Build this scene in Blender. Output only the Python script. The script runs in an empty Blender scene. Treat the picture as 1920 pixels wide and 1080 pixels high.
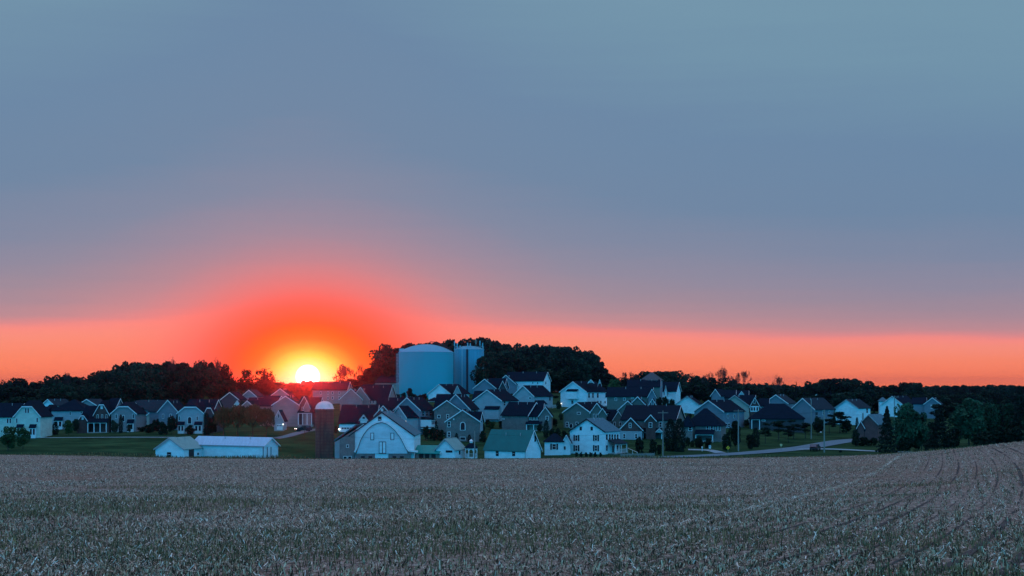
import bpy, bmesh, math, random
import numpy as np
from mathutils import Vector
R = math.radians
random.seed(7); rng = np.random.default_rng(7)
scene = bpy.context.scene
COL = scene.collection
F = 2788.0; HY = 725.0            # focal length and horizon row of the 1920x1080 photograph
# ------------------------------------------------------------ camera
cam = bpy.data.cameras.new('camera'); co = bpy.data.objects.new('camera', cam); COL.objects.link(co)
co.location = (0, 0, 0); co.rotation_euler = (R(90), 0, 0)
cam.sensor_width = 36; cam.lens = 36 * F / 1920; cam.shift_y = (HY - 540) / 1920
cam.clip_start = 0.5; cam.clip_end = 12000
scene.camera = co
scene.view_settings.view_transform = 'Standard'; scene.view_settings.look = 'None'
scene.view_settings.exposure = 0; scene.view_settings.gamma = 1
def lin(r, g, b, k=1.0):
    f = lambda c: c / 12.92 if c <= .04045 else ((c + .055) / 1.055) ** 2.4
    return (f(r / 255) * k, f(g / 255) * k, f(b / 255) * k, 1)
# ------------------------------------------------------------ world: the dusk sky, by direction
SUNX, SUNY = 577, 706
su, sv = (SUNX - 960) / F, (HY - SUNY) / F
w = bpy.data.worlds.new('World'); scene.world = w; w.use_nodes = True
nt = w.node_tree; nt.nodes.clear(); N = nt.nodes; Lk = nt.links
def nd(t, **k):
    n = N.new(t)
    for a, b in k.items(): setattr(n, a, b)
    return n
def mth(op, a, b=None, c=None, clamp=False):
    n = nd('ShaderNodeMath', operation=op, use_clamp=clamp)
    for i, s in enumerate((a, b, c)):
        if s is None: continue
        if isinstance(s, (int, float)): n.inputs[i].default_value = s
        else: Lk.new(s, n.inputs[i])
    return n.outputs[0]
def smooth(x, a, b):
    n = nd('ShaderNodeMapRange', interpolation_type='SMOOTHSTEP'); Lk.new(x, n.inputs[0])
    n.inputs[1].default_value = a; n.inputs[2].default_value = b; return n.outputs[0]
def ramp(x, stops, interp='LINEAR'):
    n = nd('ShaderNodeValToRGB'); n.color_ramp.interpolation = interp; cr = n.color_ramp
    while len(cr.elements) > 1: cr.elements.remove(cr.elements[0])
    cr.elements[0].position = stops[0][0]; cr.elements[0].color = stops[0][1]
    for p, c in stops[1:]:
        e = cr.elements.new(p); e.color = c
    Lk.new(x, n.inputs[0]); return n.outputs[0]
def mixc(f, a, b, mode='MIX'):
    n = nd('ShaderNodeMix', data_type='RGBA', blend_type=mode)
    for i, s in ((0, f), (6, a), (7, b)):
        if isinstance(s, (int, float)): n.inputs[i].default_value = s
        elif isinstance(s, tuple): n.inputs[i].default_value = s
        else: Lk.new(s, n.inputs[i])
    return n.outputs[2]
tc = nd('ShaderNodeTexCoord'); sp = nd('ShaderNodeSeparateXYZ'); Lk.new(tc.outputs['Generated'], sp.inputs[0])
dx, dy_, dz = sp.outputs
yy = mth('MAXIMUM', dy_, .08)
u = mth('DIVIDE', dx, yy); v = mth('DIVIDE', dz, yy)
du = mth('SUBTRACT', u, su)
hump = mth('EXPONENT', mth('MULTIPLY', mth('POWER', mth('DIVIDE', mth('ABSOLUTE', du), .085), 2.0), -1.0))
hump2 = mth('EXPONENT', mth('MULTIPLY', mth('POWER', mth('DIVIDE', mth('ABSOLUTE', du), .165), 2.0), -1.0))
# faint streaks of thin cloud
nz = nd('ShaderNodeTexNoise'); nz.inputs['Scale'].default_value = 7; nz.inputs['Detail'].default_value = 3; nz.inputs['Distortion'].default_value = .3
mp = nd('ShaderNodeMapping'); mp.inputs['Scale'].default_value = (1, 1, 7); mp.inputs['Rotation'].default_value = (0, R(-3), 0)
Lk.new(tc.outputs['Generated'], mp.inputs[0]); Lk.new(mp.outputs[0], nz.inputs['Vector'])
nz2 = nd('ShaderNodeTexNoise'); nz2.inputs['Scale'].default_value = 9; nz2.inputs['Detail'].default_value = 4
mp2 = nd('ShaderNodeMapping'); mp2.inputs['Scale'].default_value = (1, 1, 26); mp2.inputs['Rotation'].default_value = (0, R(-2), 0)
Lk.new(tc.outputs['Generated'], mp2.inputs[0]); Lk.new(mp2.outputs[0], nz2.inputs['Vector'])
wob = mth('ADD', mth('MULTIPLY', mth('SUBTRACT', nz.outputs[0], .5), .16), mth('MULTIPLY', mth('SUBTRACT', nz2.outputs[0], .5), .10))
uc = mth('MINIMUM', mth('MAXIMUM', u, -.6), .6)
ve = mth('MULTIPLY', v, mth('ADD', mth('MULTIPLY', uc, .22), 1.0))
ve = mth('DIVIDE', ve, mth('ADD', mth('ADD', mth('MULTIPLY', hump, .16), mth('MULTIPLY', hump2, .26)), 1.0))
ve = mth('MULTIPLY', ve, mth('ADD', 1.0, wob))
vr = mth('MULTIPLY', ve, 2.0)      # ramp spans tan(elevation) 0..0.5
SK = lambda y, c: (max(0, (HY - y) / F * 2), lin(*c))
front = ramp(vr, [SK(725, (255, 122, 76, 1.3)), SK(702, (255, 128, 86, 1.18)), SK(672, (255, 138, 104, 1.06)), SK(645, (255, 146, 124)), SK(630, (253, 143, 132)),
                  SK(621, (222, 140, 141)), SK(609, (195, 141, 147)), SK(588, (174, 140, 151)), SK(562, (158, 139, 154)), SK(525, (143, 138, 158)), SK(465, (125, 136, 161)),
                  SK(380, (108, 134, 163)), SK(250, (105, 135, 165)), SK(100, (111, 145, 169)), SK(0, (114, 149, 171))])
# glow round the sun
dv = mth('SUBTRACT', v, sv)
def dist(ax, ay):
    return mth('SQRT', mth('ADD', mth('POWER', mth('ABSOLUTE', mth('DIVIDE', du, ax)), 2.0), mth('POWER', mth('ABSOLUTE', mth('DIVIDE', dv, ay)), 2.0)))
d1 = dist(1.45, 1.0)
glow = ramp(mth('MULTIPLY', d1, F / 365), [(0, lin(255, 255, 190)), (.06, lin(252, 250, 120)), (.105, lin(255, 220, 30)), (.145, lin(255, 160, 0)), (.195, lin(255, 108, 6)), (.28, lin(255, 80, 22)), (.42, lin(255, 80, 60)), (.6, lin(255, 105, 95))])
gf = ramp(mth('MULTIPLY', dist(1.35, 1.0), F / 400), [(0, (1,)*3+(1,)), (.22, (1,)*3+(1,)), (.33, (.72,)*3+(1,)), (.43, (.34,)*3+(1,)), (.54, (.10,)*3+(1,)), (.66, (0, 0, 0, 1))])
pf = ramp(mth('MULTIPLY', dist(1.7, 1.0), F / 400), [(0, (.85,)*3+(1,)), (.34, (.62,)*3+(1,)), (.46, (.34,)*3+(1,)), (.58, (.15,)*3+(1,)), (.72, (.05,)*3+(1,)), (.88, (0, 0, 0, 1))])
front = mixc(pf, front, lin(255, 118, 118))
front = mixc(gf, front, glow)
disc = smooth(mth('MULTIPLY', dist(1.03, 1.0), F), 23.5, 18.5)
front = mixc(disc, front, (3.2, 3.1, 2.9, 1))
east = ramp(dz, [(0, (.000, .70, 1.0, 1)), (.4, (.01, .72, 1.0, 1)), (.62, (.15, .52, .75, 1)), (1, (.66, .48, .46, 1))])
east = mixc(1.0, east, (1.1, 1.1, 1.62, 1), 'MULTIPLY')
over = (.74, .53, .66, 1)
fb = smooth(dy_, -.15, .55)
skyc = mixc(fb, east, front)
hi = smooth(dz, .45, .85)
skyc = mixc(mth('MULTIPLY', hi, fb), skyc, over)
below = smooth(dz, .0, -.03)
skyc = mixc(below, skyc, (.01, .015, .03, 1))
bg = nd('ShaderNodeBackground'); bg.inputs[1].default_value = 1.0; Lk.new(skyc, bg.inputs[0])
# a dim physical sky adds its share (sun just above the horizon)
ns = nd('ShaderNodeTexSky', sky_type='NISHITA'); ns.sun_disc = False; ns.sun_elevation = R(.4); ns.sun_rotation = math.atan2(su, 1)
bg2 = nd('ShaderNodeBackground'); bg2.inputs[1].default_value = .004; Lk.new(ns.outputs[0], bg2.inputs[0])
ad = nd('ShaderNodeAddShader'); Lk.new(bg.outputs[0], ad.inputs[0]); Lk.new(bg2.outputs[0], ad.inputs[1])
wo = nd('ShaderNodeOutputWorld'); Lk.new(ad.outputs[0], wo.inputs[0])
# ------------------------------------------------------------ sun
sl = bpy.data.lights.new('sun', 'SUN'); so = bpy.data.objects.new('sun', sl); COL.objects.link(so)
sl.energy = 1.8; sl.angle = R(.9); sl.color = (1, .012, .002)
so.rotation_euler = Vector((su, 1, sv)).normalized().to_track_quat('Z', 'Y').to_euler()

# ============================================================ terrain
PX = np.array([-2500, -300, 0, 150, 300, 450, 580, 700, 800, 900, 1000, 1100, 1200, 1300, 1400, 1500, 1600, 1750, 1920, 2300, 4400], float)
DEP = [358, 376, 400, 430, 470, 520, 580, 650, 900, 2500, 6000]
TAB = {
 -300: [848,836,815,808,798,788,775,765,745], 0: [850,838,822,810,800,790,778,768,745], 150: [852,838,818,808,798,788,775,765,745],
 300: [857,838,814,805,795,785,772,762,745], 450: [859,835,815,803,790,775,762,752,742], 580: [860,835,815,800,783,765,748,742,740],
 700: [860,838,818,805,780,757,740,736,738], 800: [860,843,825,810,785,755,737,733,737], 900: [860,848,828,805,780,752,736,732,736],
 1000: [860,848,825,803,775,748,736,733,736], 1100: [856,845,826,800,768,750,740,736,737], 1200: [858,845,825,800,775,757,745,740,738],
 1300: [859,850,828,808,785,770,758,750,742], 1400: [857,848,832,810,792,780,768,760,748], 1500: [855,848,836,820,800,788,775,765,752],
 1600: [853,846,832,822,800,790,780,768,756], 1750: [848,846,838,828,810,795,785,770,757], 1920: [834,832,826,820,808,795,785,770,757],
 2300: [824,822,818,812,800,790,780,768,757]}
TAB[-2500] = TAB[-300]; TAB[4400] = TAB[2300]
NDEP = [42, 60, 100, 140, 180, 230, 260, 300]
pl = lambda Y: 829.6 + 10511 / Y
NT = {1600: [None,None,None,None,884,873,866,860], 1750: [None,1000,931,897,873,855,848.5,845], 1920: [None,995,917,873,847,829,825,829],
      2300: [None,985,900,855,832,818,816,820]}
NT[4400] = NT[2300]
rows = []; Yk = NDEP + DEP
for p in PX.astype(int):
    near = [(NT[p][i] if p in NT and NT[p][i] else pl(Y)) for i, Y in enumerate(NDEP)]
    far = list(TAB[p]) + [735, 729.5]
    rows.append([(HY - y) / F * Y for y, Y in zip(near + far, Yk)])
rows = np.array(rows)                                  # z at (px, depth)
TG = np.linspace(-1.25, 1.25, 251); YG = np.concatenate([np.arange(-80, 40, 10), np.arange(40, 800, 5), np.geomspace(800, 6000, 40)])
tp = (PX - 960) / F
byt = np.array([np.interp(TG, tp, rows[:, k]) for k in range(len(Yk))])     # (depth, t)
ZG = np.zeros((len(TG), len(YG)))
plane0 = -(3.77 + .0377 * np.maximum(YG, 0))
for i in range(len(TG)):
    zz = np.interp(YG, Yk, byt[:, i]); ZG[i] = np.where(YG < 42, plane0, zz)
def blur(A, ax, n):
    for _ in range(n):
        P = np.concatenate([A.take([0], ax), A, A.take([-1], ax)], ax)
        m = A.shape[ax]
        A = .25 * P.take(range(0, m), ax) + .5 * P.take(range(1, m + 1), ax) + .25 * P.take(range(2, m + 2), ax)
    return A
ZG = blur(blur(ZG, 0, 6), 1, 2)
def gz(X, Y):
    X = np.asarray(X, float); Y = np.asarray(Y, float)
    t = np.clip(X / np.maximum(Y, 40), TG[0], TG[-1]); a = (t - TG[0]) / (TG[1] - TG[0]); i = np.clip(a.astype(int), 0, len(TG) - 2); fa = a - i
    j = np.clip(np.searchsorted(YG, Y) - 1, 0, len(YG) - 2); fb_ = np.clip((Y - YG[j]) / (YG[j + 1] - YG[j]), 0, 1)
    return (ZG[i, j] * (1 - fa) + ZG[i + 1, j] * fa) * (1 - fb_) + (ZG[i, j + 1] * (1 - fa) + ZG[i + 1, j + 1] * fa) * fb_
def g1(X, Y): return float(gz([X], [Y])[0])
def gy(px, Y): return HY - g1((px - 960) / F * Y, Y) / Y * F
def depth_at(px, by, lo=348, hi=640):
    for _ in range(30):
        m = (lo + hi) / 2
        if gy(px, m) > by: lo = m
        else: hi = m
    return (lo + hi) / 2
def at(px, py, Y): return Vector(((px - 960) / F * Y, Y, (HY - py) / F * Y))

# ============================================================ materials
def mat(name, col, rough=.8, var=.15, scale=1.5, bump=0, stretch=(1, 1, 1), rnd=0, spec=.3, hue=None, metal=0):
    m = bpy.data.materials.new(name); m.use_nodes = True; t = m.node_tree; n = t.nodes; l = t.links
    b = n['Principled BSDF']; b.inputs['Roughness'].default_value = rough; b.inputs['Specular IOR Level'].default_value = spec; b.inputs['Metallic'].default_value = metal
    g = n.new('ShaderNodeNewGeometry'); mp = n.new('ShaderNodeMapping'); mp.inputs['Scale'].default_value = stretch
    l.new(g.outputs['Position'], mp.inputs[0])
    nz = n.new('ShaderNodeTexNoise'); nz.inputs['Scale'].default_value = scale; nz.inputs['Detail'].default_value = 5; nz.inputs['Roughness'].default_value = .65
    l.new(mp.outputs[0], nz.inputs['Vector'])
    cr = n.new('ShaderNodeValToRGB'); cr.color_ramp.elements[0].position = .3; cr.color_ramp.elements[1].position = .7
    c = np.array(col[:3]); c2 = np.array(hue) if hue is not None else c
    cr.color_ramp.elements[0].color = (*np.clip(c * (1 - var), 0, 1), 1); cr.color_ramp.elements[1].color = (*np.clip(c2 * (1 + var), 0, 1), 1)
    l.new(nz.outputs[0], cr.inputs[0]); out = cr.outputs[0]
    if rnd:
        oi = n.new('ShaderNodeObjectInfo'); mr = n.new('ShaderNodeMapRange'); mr.inputs[3].default_value = 1 - rnd; mr.inputs[4].default_value = 1 + rnd
        l.new(oi.outputs['Random'], mr.inputs[0]); hs = n.new('ShaderNodeHueSaturation'); l.new(mr.outputs[0], hs.inputs['Value']); l.new(out, hs.inputs['Color']); out = hs.outputs[0]
    l.new(out, b.inputs['Base Color'])
    if bump:
        bp = n.new('ShaderNodeBump'); bp.inputs['Strength'].default_value = bump; bp.inputs['Distance'].default_value = .1; l.new(nz.outputs[0], bp.inputs['Height']); l.new(bp.outputs[0], b.inputs['Normal'])
    return m
def siding(name, col, pitch=.2, var=.13):
    m = mat(name, col, .75, var, .5, 0, (1, 1, 2)); t = m.node_tree; n = t.nodes; l = t.links
    b = n['Principled BSDF']; g = n.new('ShaderNodeNewGeometry'); s = n.new('ShaderNodeSeparateXYZ'); l.new(g.outputs['Position'], s.inputs[0])
    a = n.new('ShaderNodeMath'); a.operation = 'DIVIDE'; a.inputs[1].default_value = pitch; l.new(s.outputs[2], a.inputs[0])
    f = n.new('ShaderNodeMath'); f.operation = 'FRACT'; l.new(a.outputs[0], f.inputs[0])
    bp = n.new('ShaderNodeBump'); bp.inputs['Strength'].default_value = .5; bp.inputs['Distance'].default_value = .03; l.new(f.outputs[0], bp.inputs['Height']); l.new(bp.outputs[0], b.inputs['Normal'])
    return m
def brick(name, col):
    m = mat(name, col, .9, .2, 1.0); t = m.node_tree; n = t.nodes; l = t.links; b = n['Principled BSDF']
    old = b.inputs['Base Color'].links[0].from_socket
    g = n.new('ShaderNodeNewGeometry'); mp = n.new('ShaderNodeMapping'); mp.inputs['Rotation'].default_value = (R(90), 0, 0); l.new(g.outputs['Position'], mp.inputs[0])
    bt = n.new('ShaderNodeTexBrick'); bt.inputs['Scale'].default_value = 2.2; bt.inputs['Color1'].default_value = (.8, .8, .8, 1); bt.inputs['Color2'].default_value = (1.2, 1.15, 1.1, 1); bt.inputs['Mortar'].default_value = (1.5, 1.5, 1.5, 1); bt.inputs['Mortar Size'].default_value = .015
    l.new(mp.outputs[0], bt.inputs['Vector']); mx = n.new('ShaderNodeMix'); mx.data_type = 'RGBA'; mx.blend_type = 'MULTIPLY'; mx.inputs[0].default_value = .8
    l.new(old, mx.inputs[6]); l.new(bt.outputs[0], mx.inputs[7]); l.new(mx.outputs[2], b.inputs['Base Color']); return m
def emis(name, col, k):
    m = bpy.data.materials.new(name); m.use_nodes = True; b = m.node_tree.nodes['Principled BSDF']
    b.inputs['Emission Color'].default_value = (*col, 1); b.inputs['Emission Strength'].default_value = k; return m
M = dict(
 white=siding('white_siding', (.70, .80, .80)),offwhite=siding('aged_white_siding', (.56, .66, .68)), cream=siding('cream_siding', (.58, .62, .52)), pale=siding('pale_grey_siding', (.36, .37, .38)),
 grey=siding('grey_siding', (.27, .25, .25)), tan=siding('tan_siding', (.40, .34, .28)), green=siding('green_siding', (.13, .15, .13)),
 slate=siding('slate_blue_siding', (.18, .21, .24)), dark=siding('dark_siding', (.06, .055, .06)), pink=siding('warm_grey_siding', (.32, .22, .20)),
 brick=brick('dark_brick', (.10, .055, .05)), redbrick=brick('red_brick', (.14, .06, .055)), greybrick=brick('grey_brick', (.17, .15, .14)), stone=brick('field_stone', (.20, .16, .15)),
 roof=mat('dark_shingle', (.005, .014, .024), 1, .35, 2.5, .3, spec=.04), roofg=mat('grey_shingle', (.085, .09, .095), 1, .25, 2, .3, spec=.05), roofm=mat('weathered_shingle', (.020, .036, .046), 1, .3, 2, .3, spec=.05),
 roofl=mat('pale_shingle', (.07, .16, .19), 1, .2, 1.5, .2, spec=.08), roofgreen=mat('green_metal_roof', (.0, .13, .12), .7, .12, .8, 0, (1, .2, 1)), roofteal=mat('teal_metal_roof', (.0, .26, .22), .6, .15, .8),
 roofmetal=mat('pale_metal_roof', (.32, .50, .60), .6, .1, .6, 0, (3, .3, 1)), roofsage=mat('sage_metal_roof', (.15, .32, .30), .6, .12, .8),
 trim=mat('white_trim', (.74, .74, .72), .6, .06), gutter=mat('grey_trim', (.35, .35, .35), .6, .1), glass=mat('window_glass', (.012, .014, .02), .12, .1, .5, 0, spec=.5),
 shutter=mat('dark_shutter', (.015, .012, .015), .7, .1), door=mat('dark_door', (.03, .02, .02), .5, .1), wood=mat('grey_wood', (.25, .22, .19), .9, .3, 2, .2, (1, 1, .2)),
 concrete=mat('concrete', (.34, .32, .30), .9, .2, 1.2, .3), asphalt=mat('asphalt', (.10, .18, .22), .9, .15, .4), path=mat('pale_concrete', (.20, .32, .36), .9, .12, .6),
 tank=mat('blue_tank_paint', (.0, .38, .44), .6, .07, .12, 0, (1, 1, .25)), tankroof=mat('tank_roof_paint', (.08, .36, .46), .6, .06, .2), tanktrim=mat('tank_trim_paint', (.20, .44, .50), .6, .06), tanksilver=mat('pale_tank_paint', (.08, .36, .46), .6, .1, .4, 0, (3, 3, .1)),
 darkmetal=mat('dark_metal', (.03, .03, .035), .4, .1), silo=mat('silo_staves', (.075, .062, .048), .9, .4, 1.2, .3, (1, 1, .3)), dome=mat('silo_dome', (.62, .56, .56), .4, .1, .5), hoop=mat('rusty_hoop', (.05, .03, .028), .8, .2),
 bark=mat('bark', (.045, .038, .032), .95, .3, 3, .3), pole=mat('pole_wood', (.24, .23, .20), .9, .25, 1, .2, (3, 3, .2)),
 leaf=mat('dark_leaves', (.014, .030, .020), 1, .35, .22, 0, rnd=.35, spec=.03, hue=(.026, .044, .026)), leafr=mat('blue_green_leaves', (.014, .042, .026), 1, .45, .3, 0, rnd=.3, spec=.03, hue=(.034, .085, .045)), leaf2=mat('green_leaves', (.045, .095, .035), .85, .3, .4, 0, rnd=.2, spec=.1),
 leafol=mat('olive_leaves', (.085, .075, .035), .85, .3, .4, 0, rnd=.15, spec=.1), needle=mat('dark_needles', (.012, .026, .018), .9, .3, .6, 0, rnd=.2, spec=.1), hedge=mat('hedge_leaves', (.014, .028, .016), .9, .3, .6, 0, rnd=.3, spec=.1),
 twig=mat('twigs', (.05, .035, .028), .9, .2), sign=mat('yellow_sign', (.75, .42, .02), .6, .05), signw=mat('white_sign', (.8, .8, .8), .5, .05), black=mat('black_paint', (.01, .01, .01), .5, 0),
 car=mat('dark_car_paint', (.015, .017, .022), .25, 0, spec=.5), tyre=mat('tyre_rubber', (.01, .01, .01), .9, 0), carglass=mat('car_glass', (.05, .07, .09), .1, 0, spec=.8), wire=mat('black_wire', (.01, .01, .01), .6, 0))
LAMP = emis('lamp_glow', (1, .93, .8), 6.0)
RED = emis('tail_light', (1, .06, .03), 1.2)

# ============================================================ mesh helpers
def setp(o, label=None, cat=None, group=None, kind=None):
    if label: o['label'] = label
    if cat: o['category'] = cat
    if group: o['group'] = group
    if kind: o['kind'] = kind
    return o
class MB:
    def __init__(s): s.v = []; s.f = []
    def add(s, vs, fs):
        k = len(s.v); s.v += [tuple(p) for p in vs]; s.f += [tuple(i + k for i in f) for f in fs]; return s
    def slab(s, pts, off):          # closed prism: polygon pts swept by vector off
        n = len(pts); off = Vector(off); a = [Vector(p) for p in pts]
        return s.add(a + [p + off for p in a], [tuple(range(n))[::-1], tuple(range(n, 2 * n))] + [(i, (i + 1) % n, n + (i + 1) % n, n + i) for i in range(n)])
    def box(s, c, ex, ey, ez):      # c = centre, e* = half vectors
        c, ex, ey, ez = map(Vector, (c, ex, ey, ez)); b = c - ez
        return s.slab([b - ex - ey, b + ex - ey, b + ex + ey, b - ex + ey], ez * 2)
    def abox(s, x0, y0, z0, x1, y1, z1): return s.slab([(x0, y0, z0), (x1, y0, z0), (x1, y1, z0), (x0, y1, z0)], (0, 0, z1 - z0))
    def tube(s, a, b, r0, r1=None, n=6):
        a = Vector(a); b = Vector(b); r1 = r0 if r1 is None else r1; d = (b - a).normalized()
        e = d.orthogonal().normalized(); g = d.cross(e)
        ring = lambda c, r: [c + (e * math.cos(2 * math.pi * i / n) + g * math.sin(2 * math.pi * i / n)) * r for i in range(n)]
        return s.add(ring(a, r0) + ring(b, r1), [(i, (i + 1) % n, n + (i + 1) % n, n + i) for i in range(n)] + [tuple(range(n))[::-1], tuple(range(n, 2 * n))])
    def lathe(s, c, prof, n=48):    # prof: list of (r, z)
        c = Vector(c); vs = []; fs = []
        for r, z in prof: vs += [c + Vector((r * math.cos(2 * math.pi * i / n), r * math.sin(2 * math.pi * i / n), z)) for i in range(n)]
        for k in range(len(prof) - 1): fs += [(k * n + i, k * n + (i + 1) % n, (k + 1) * n + (i + 1) % n, (k + 1) * n + i) for i in range(n)]
        return s.add(vs, fs)
    def mesh(s, name, m, smooth=False, org=None, recalc=True):
        me = bpy.data.meshes.new(name); V = s.v if org is None else [tuple(Vector(p) - org) for p in s.v]
        me.from_pydata(V, [], s.f)
        if recalc:
            bm = bmesh.new(); bm.from_mesh(me); bmesh.ops.recalc_face_normals(bm, faces=bm.faces); bm.to_mesh(me); bm.free()
        me.materials.append(M[m] if isinstance(m, str) else m)
        if smooth:
            for p in me.polygons: p.use_smooth = True
        return me
    def build(s, name, m, parent=None, org=None, smooth=False):
        if org is None and parent is not None:
            q = parent; org = Vector((0, 0, 0))
            while q is not None: org = org + q.location; q = q.parent
        o = bpy.data.objects.new(name, s.mesh(name, m, smooth, org)); COL.objects.link(o); o.parent = parent
        if parent is None and org is not None: o.location = org
        return o
def empty(name, loc, label, cat, group=None):
    o = bpy.data.objects.new(name, None); o.location = loc; COL.objects.link(o); o.empty_display_size = .5
    return setp(o, label, cat, group)
def numesh(name, V, Fq, m, kind=None):
    me = bpy.data.meshes.new(name); V = np.asarray(V, np.float32); Fq = np.asarray(Fq, np.int32); k = Fq.shape[1]
    me.vertices.add(len(V)); me.vertices.foreach_set('co', V.ravel()); me.loops.add(Fq.size); me.loops.foreach_set('vertex_index', Fq.ravel())
    me.polygons.add(len(Fq)); me.polygons.foreach_set('loop_start', np.arange(0, Fq.size, k, dtype=np.int32)); me.update(calc_edges=True)
    me.materials.append(M[m] if isinstance(m, str) else m); return me

# ============================================================ field and lawns
def edge(X):   # depth of the field's far edge
    return 346.5 + .8 * np.sin(X / 23) - np.clip((X - 60) / 60, 0, 1) * 22 - np.clip((X - 90) / 60, 0, 1) * 20
SL = .30
fm = bpy.data.materials.new('stubble_soil'); fm.use_nodes = True
def field_material(m):
    t = m.node_tree; n = t.nodes; l = t.links; b = n['Principled BSDF']; b.inputs['Roughness'].default_value = .95; b.inputs['Specular IOR Level'].default_value = .1
    def nn(x, **k):
        q = n.new(x)
        for a, c in k.items(): setattr(q, a, c)
        return q
    def mm(op, a, b_=None, cl=False):
        q = nn('ShaderNodeMath', operation=op, use_clamp=cl)
        for i, s in enumerate((a, b_)):
            if s is None: continue
            if isinstance(s, (int, float)): q.inputs[i].default_value = s
            else: l.new(s, q.inputs[i])
        return q.outputs[0]
    g = nn('ShaderNodeNewGeometry'); s = nn('ShaderNodeSeparateXYZ'); l.new(g.outputs['Position'], s.inputs[0])
    def noise(sc, det=4, st=(1, 1, 1), ro=.6):
        mp = nn('ShaderNodeMapping'); mp.inputs['Scale'].default_value = st; mp.inputs['Rotation'].default_value = (0, 0, 0); l.new(g.outputs['Position'], mp.inputs[0])
        q = nn('ShaderNodeTexNoise'); q.inputs['Scale'].default_value = sc; q.inputs['Detail'].default_value = det; q.inputs['Roughness'].default_value = ro; l.new(mp.outputs[0], q.inputs['Vector']); return q.outputs[0]
    def rampf(x, st):
        q = nn('ShaderNodeValToRGB'); cr = q.color_ramp
        while len(cr.elements) > 1: cr.elements.remove(cr.elements[0])
        cr.elements[0].position = st[0][0]; cr.elements[0].color = st[0][1]
        for p, c in st[1:]: cr.elements.new(p).color = c
        l.new(x, q.inputs[0]); return q.outputs[0]
    def mx(f, a, c):
        q = nn('ShaderNodeMix', data_type='RGBA')
        for i, s_ in ((0, f), (6, a), (7, c)):
            if isinstance(s_, (int, float, tuple)): q.inputs[i].default_value = s_
            else: l.new(s_, q.inputs[i])
        return q.outputs[2]
    fine = noise(5, 6, (1, .35, 1), .75); fine2 = noise(1.3, 5, (1, .4, 1), .7)
    col = rampf(fine, [(.38, (.030, .024, .020, 1)), (.5, (.21, .17, .13, 1)), (.61, (.50, .44, .36, 1))])
    col = mx(mm('MULTIPLY', rampf(fine2, [(.45, (0, 0, 0, 1)), (.6, (1, 1, 1, 1))]), .55), col, (.19, .13, .10, 1))
    big = noise(.035, 4, (1, .5, 1)); col = mx(mm('MULTIPLY', rampf(big, [(.5, (0, 0, 0, 1)), (.62, (1, 1, 1, 1))]), .5), col, (.20, .12, .08, 1))
    big2 = noise(.05, 3, (1, 2.2, 1)); col = mx(mm('MULTIPLY', rampf(big2, [(.56, (0, 0, 0, 1)), (.66, (1, 1, 1, 1))]), .55), col, (.055, .085, .04, 1))
    l.new(col, b.inputs['Base Color'])
    bp = nn('ShaderNodeBump'); bp.inputs['Strength'].default_value = .9; bp.inputs['Distance'].default_value = .12; l.new(fine, bp.inputs['Height']); l.new(bp.outputs[0], b.inputs['Normal'])
field_material(fm)
def sheet(name, xs, ys_of_x, m):
    Xa = np.repeat(xs[:, None], ys_of_x.shape[1], 1); Z = gz(Xa.ravel(), ys_of_x.ravel())
    V = np.stack([Xa.ravel(), ys_of_x.ravel(), Z], 1); nx, ny = ys_of_x.shape
    i, j = np.meshgrid(np.arange(nx - 1), np.arange(ny - 1), indexing='ij'); a = (i * ny + j).ravel()
    me = numesh(name, V, np.stack([a, a + ny, a + ny + 1, a + 1], 1), m)
    for p in me.polygons: p.use_smooth = True
    o = bpy.data.objects.new(name, me); COL.objects.link(o); return setp(o, kind='structure')
xs = np.concatenate([np.linspace(-1500, -300, 30)[:-1], np.linspace(-300, 300, 241), np.linspace(300, 1500, 30)[1:]])
sN = np.linspace(0, 1, 171)
yF = -75 + (edge(xs)[:, None] + 75) * sN[None, :]
sheet('field', xs, yF, fm)
sH = np.concatenate([np.linspace(0, .06, 100)[:-1], np.geomspace(.06, 1, 50)])
xh = np.concatenate([-np.geomspace(260, 5200, 24)[::-1], np.linspace(-255, 255, 171), np.geomspace(260, 5200, 24)])
yH = edge(xh)[:, None] + (5900 - edge(xh)[:, None]) * sH[None, :]
lawn = mat('lawn_grass', (.005, .036, .015), 1, .5, .09, .4, (1, 2.2, 1), hue=(.024, .062, .026), spec=.03)
sheet('grass_hillside', xh, yH, lawn)

# ribbons draped on the ground
def ribbon(name, pts, wid, m, lift=.12, label=None):
    P = []
    for (px, py) in pts: Y = depth_at(px, py); P.append(Vector(((px - 960) / F * Y, Y, 0)))
    Q = []
    for i in range(len(P) - 1):
        p0, p1, p2, p3 = P[max(i - 1, 0)], P[i], P[i + 1], P[min(i + 2, len(P) - 1)]
        for k in range(8):
            t = k / 8; Q.append(.5 * ((2 * p1) + (p2 - p0) * t + (2 * p0 - 5 * p1 + 4 * p2 - p3) * t * t + (3 * p1 - 3 * p2 + p3 - p0) * t ** 3))
    Q.append(P[-1]); V = []
    for i, q in enumerate(Q):
        d = (Q[min(i + 1, len(Q) - 1)] - Q[max(i - 1, 0)]).normalized(); nrm = Vector((-d.y, d.x, 0))
        for s in (-1, -.33, .33, 1):
            e = q + nrm * wid / 2 * s; V.append((e.x, e.y, g1(e.x, e.y) + lift + (.05 if abs(s) < .5 else 0)))
    fs = [(i * 4 + k, i * 4 + k + 1, i * 4 + k + 5, i * 4 + k + 4) for i in range(len(Q) - 1) for k in range(3)]
    mb = MB().add(V, fs); o = mb.build(name, m, org=Vector((0, 0, 0))); o.location = (0, 0, 0); return setp(o, kind='structure')
ribbon('road', [(1180, 858.5), (1270, 857), (1350, 853.5), (1430, 848), (1500, 841), (1540, 834.5), (1572, 829), (1600, 826), (1640, 824)], 7.2, 'asphalt')
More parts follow.
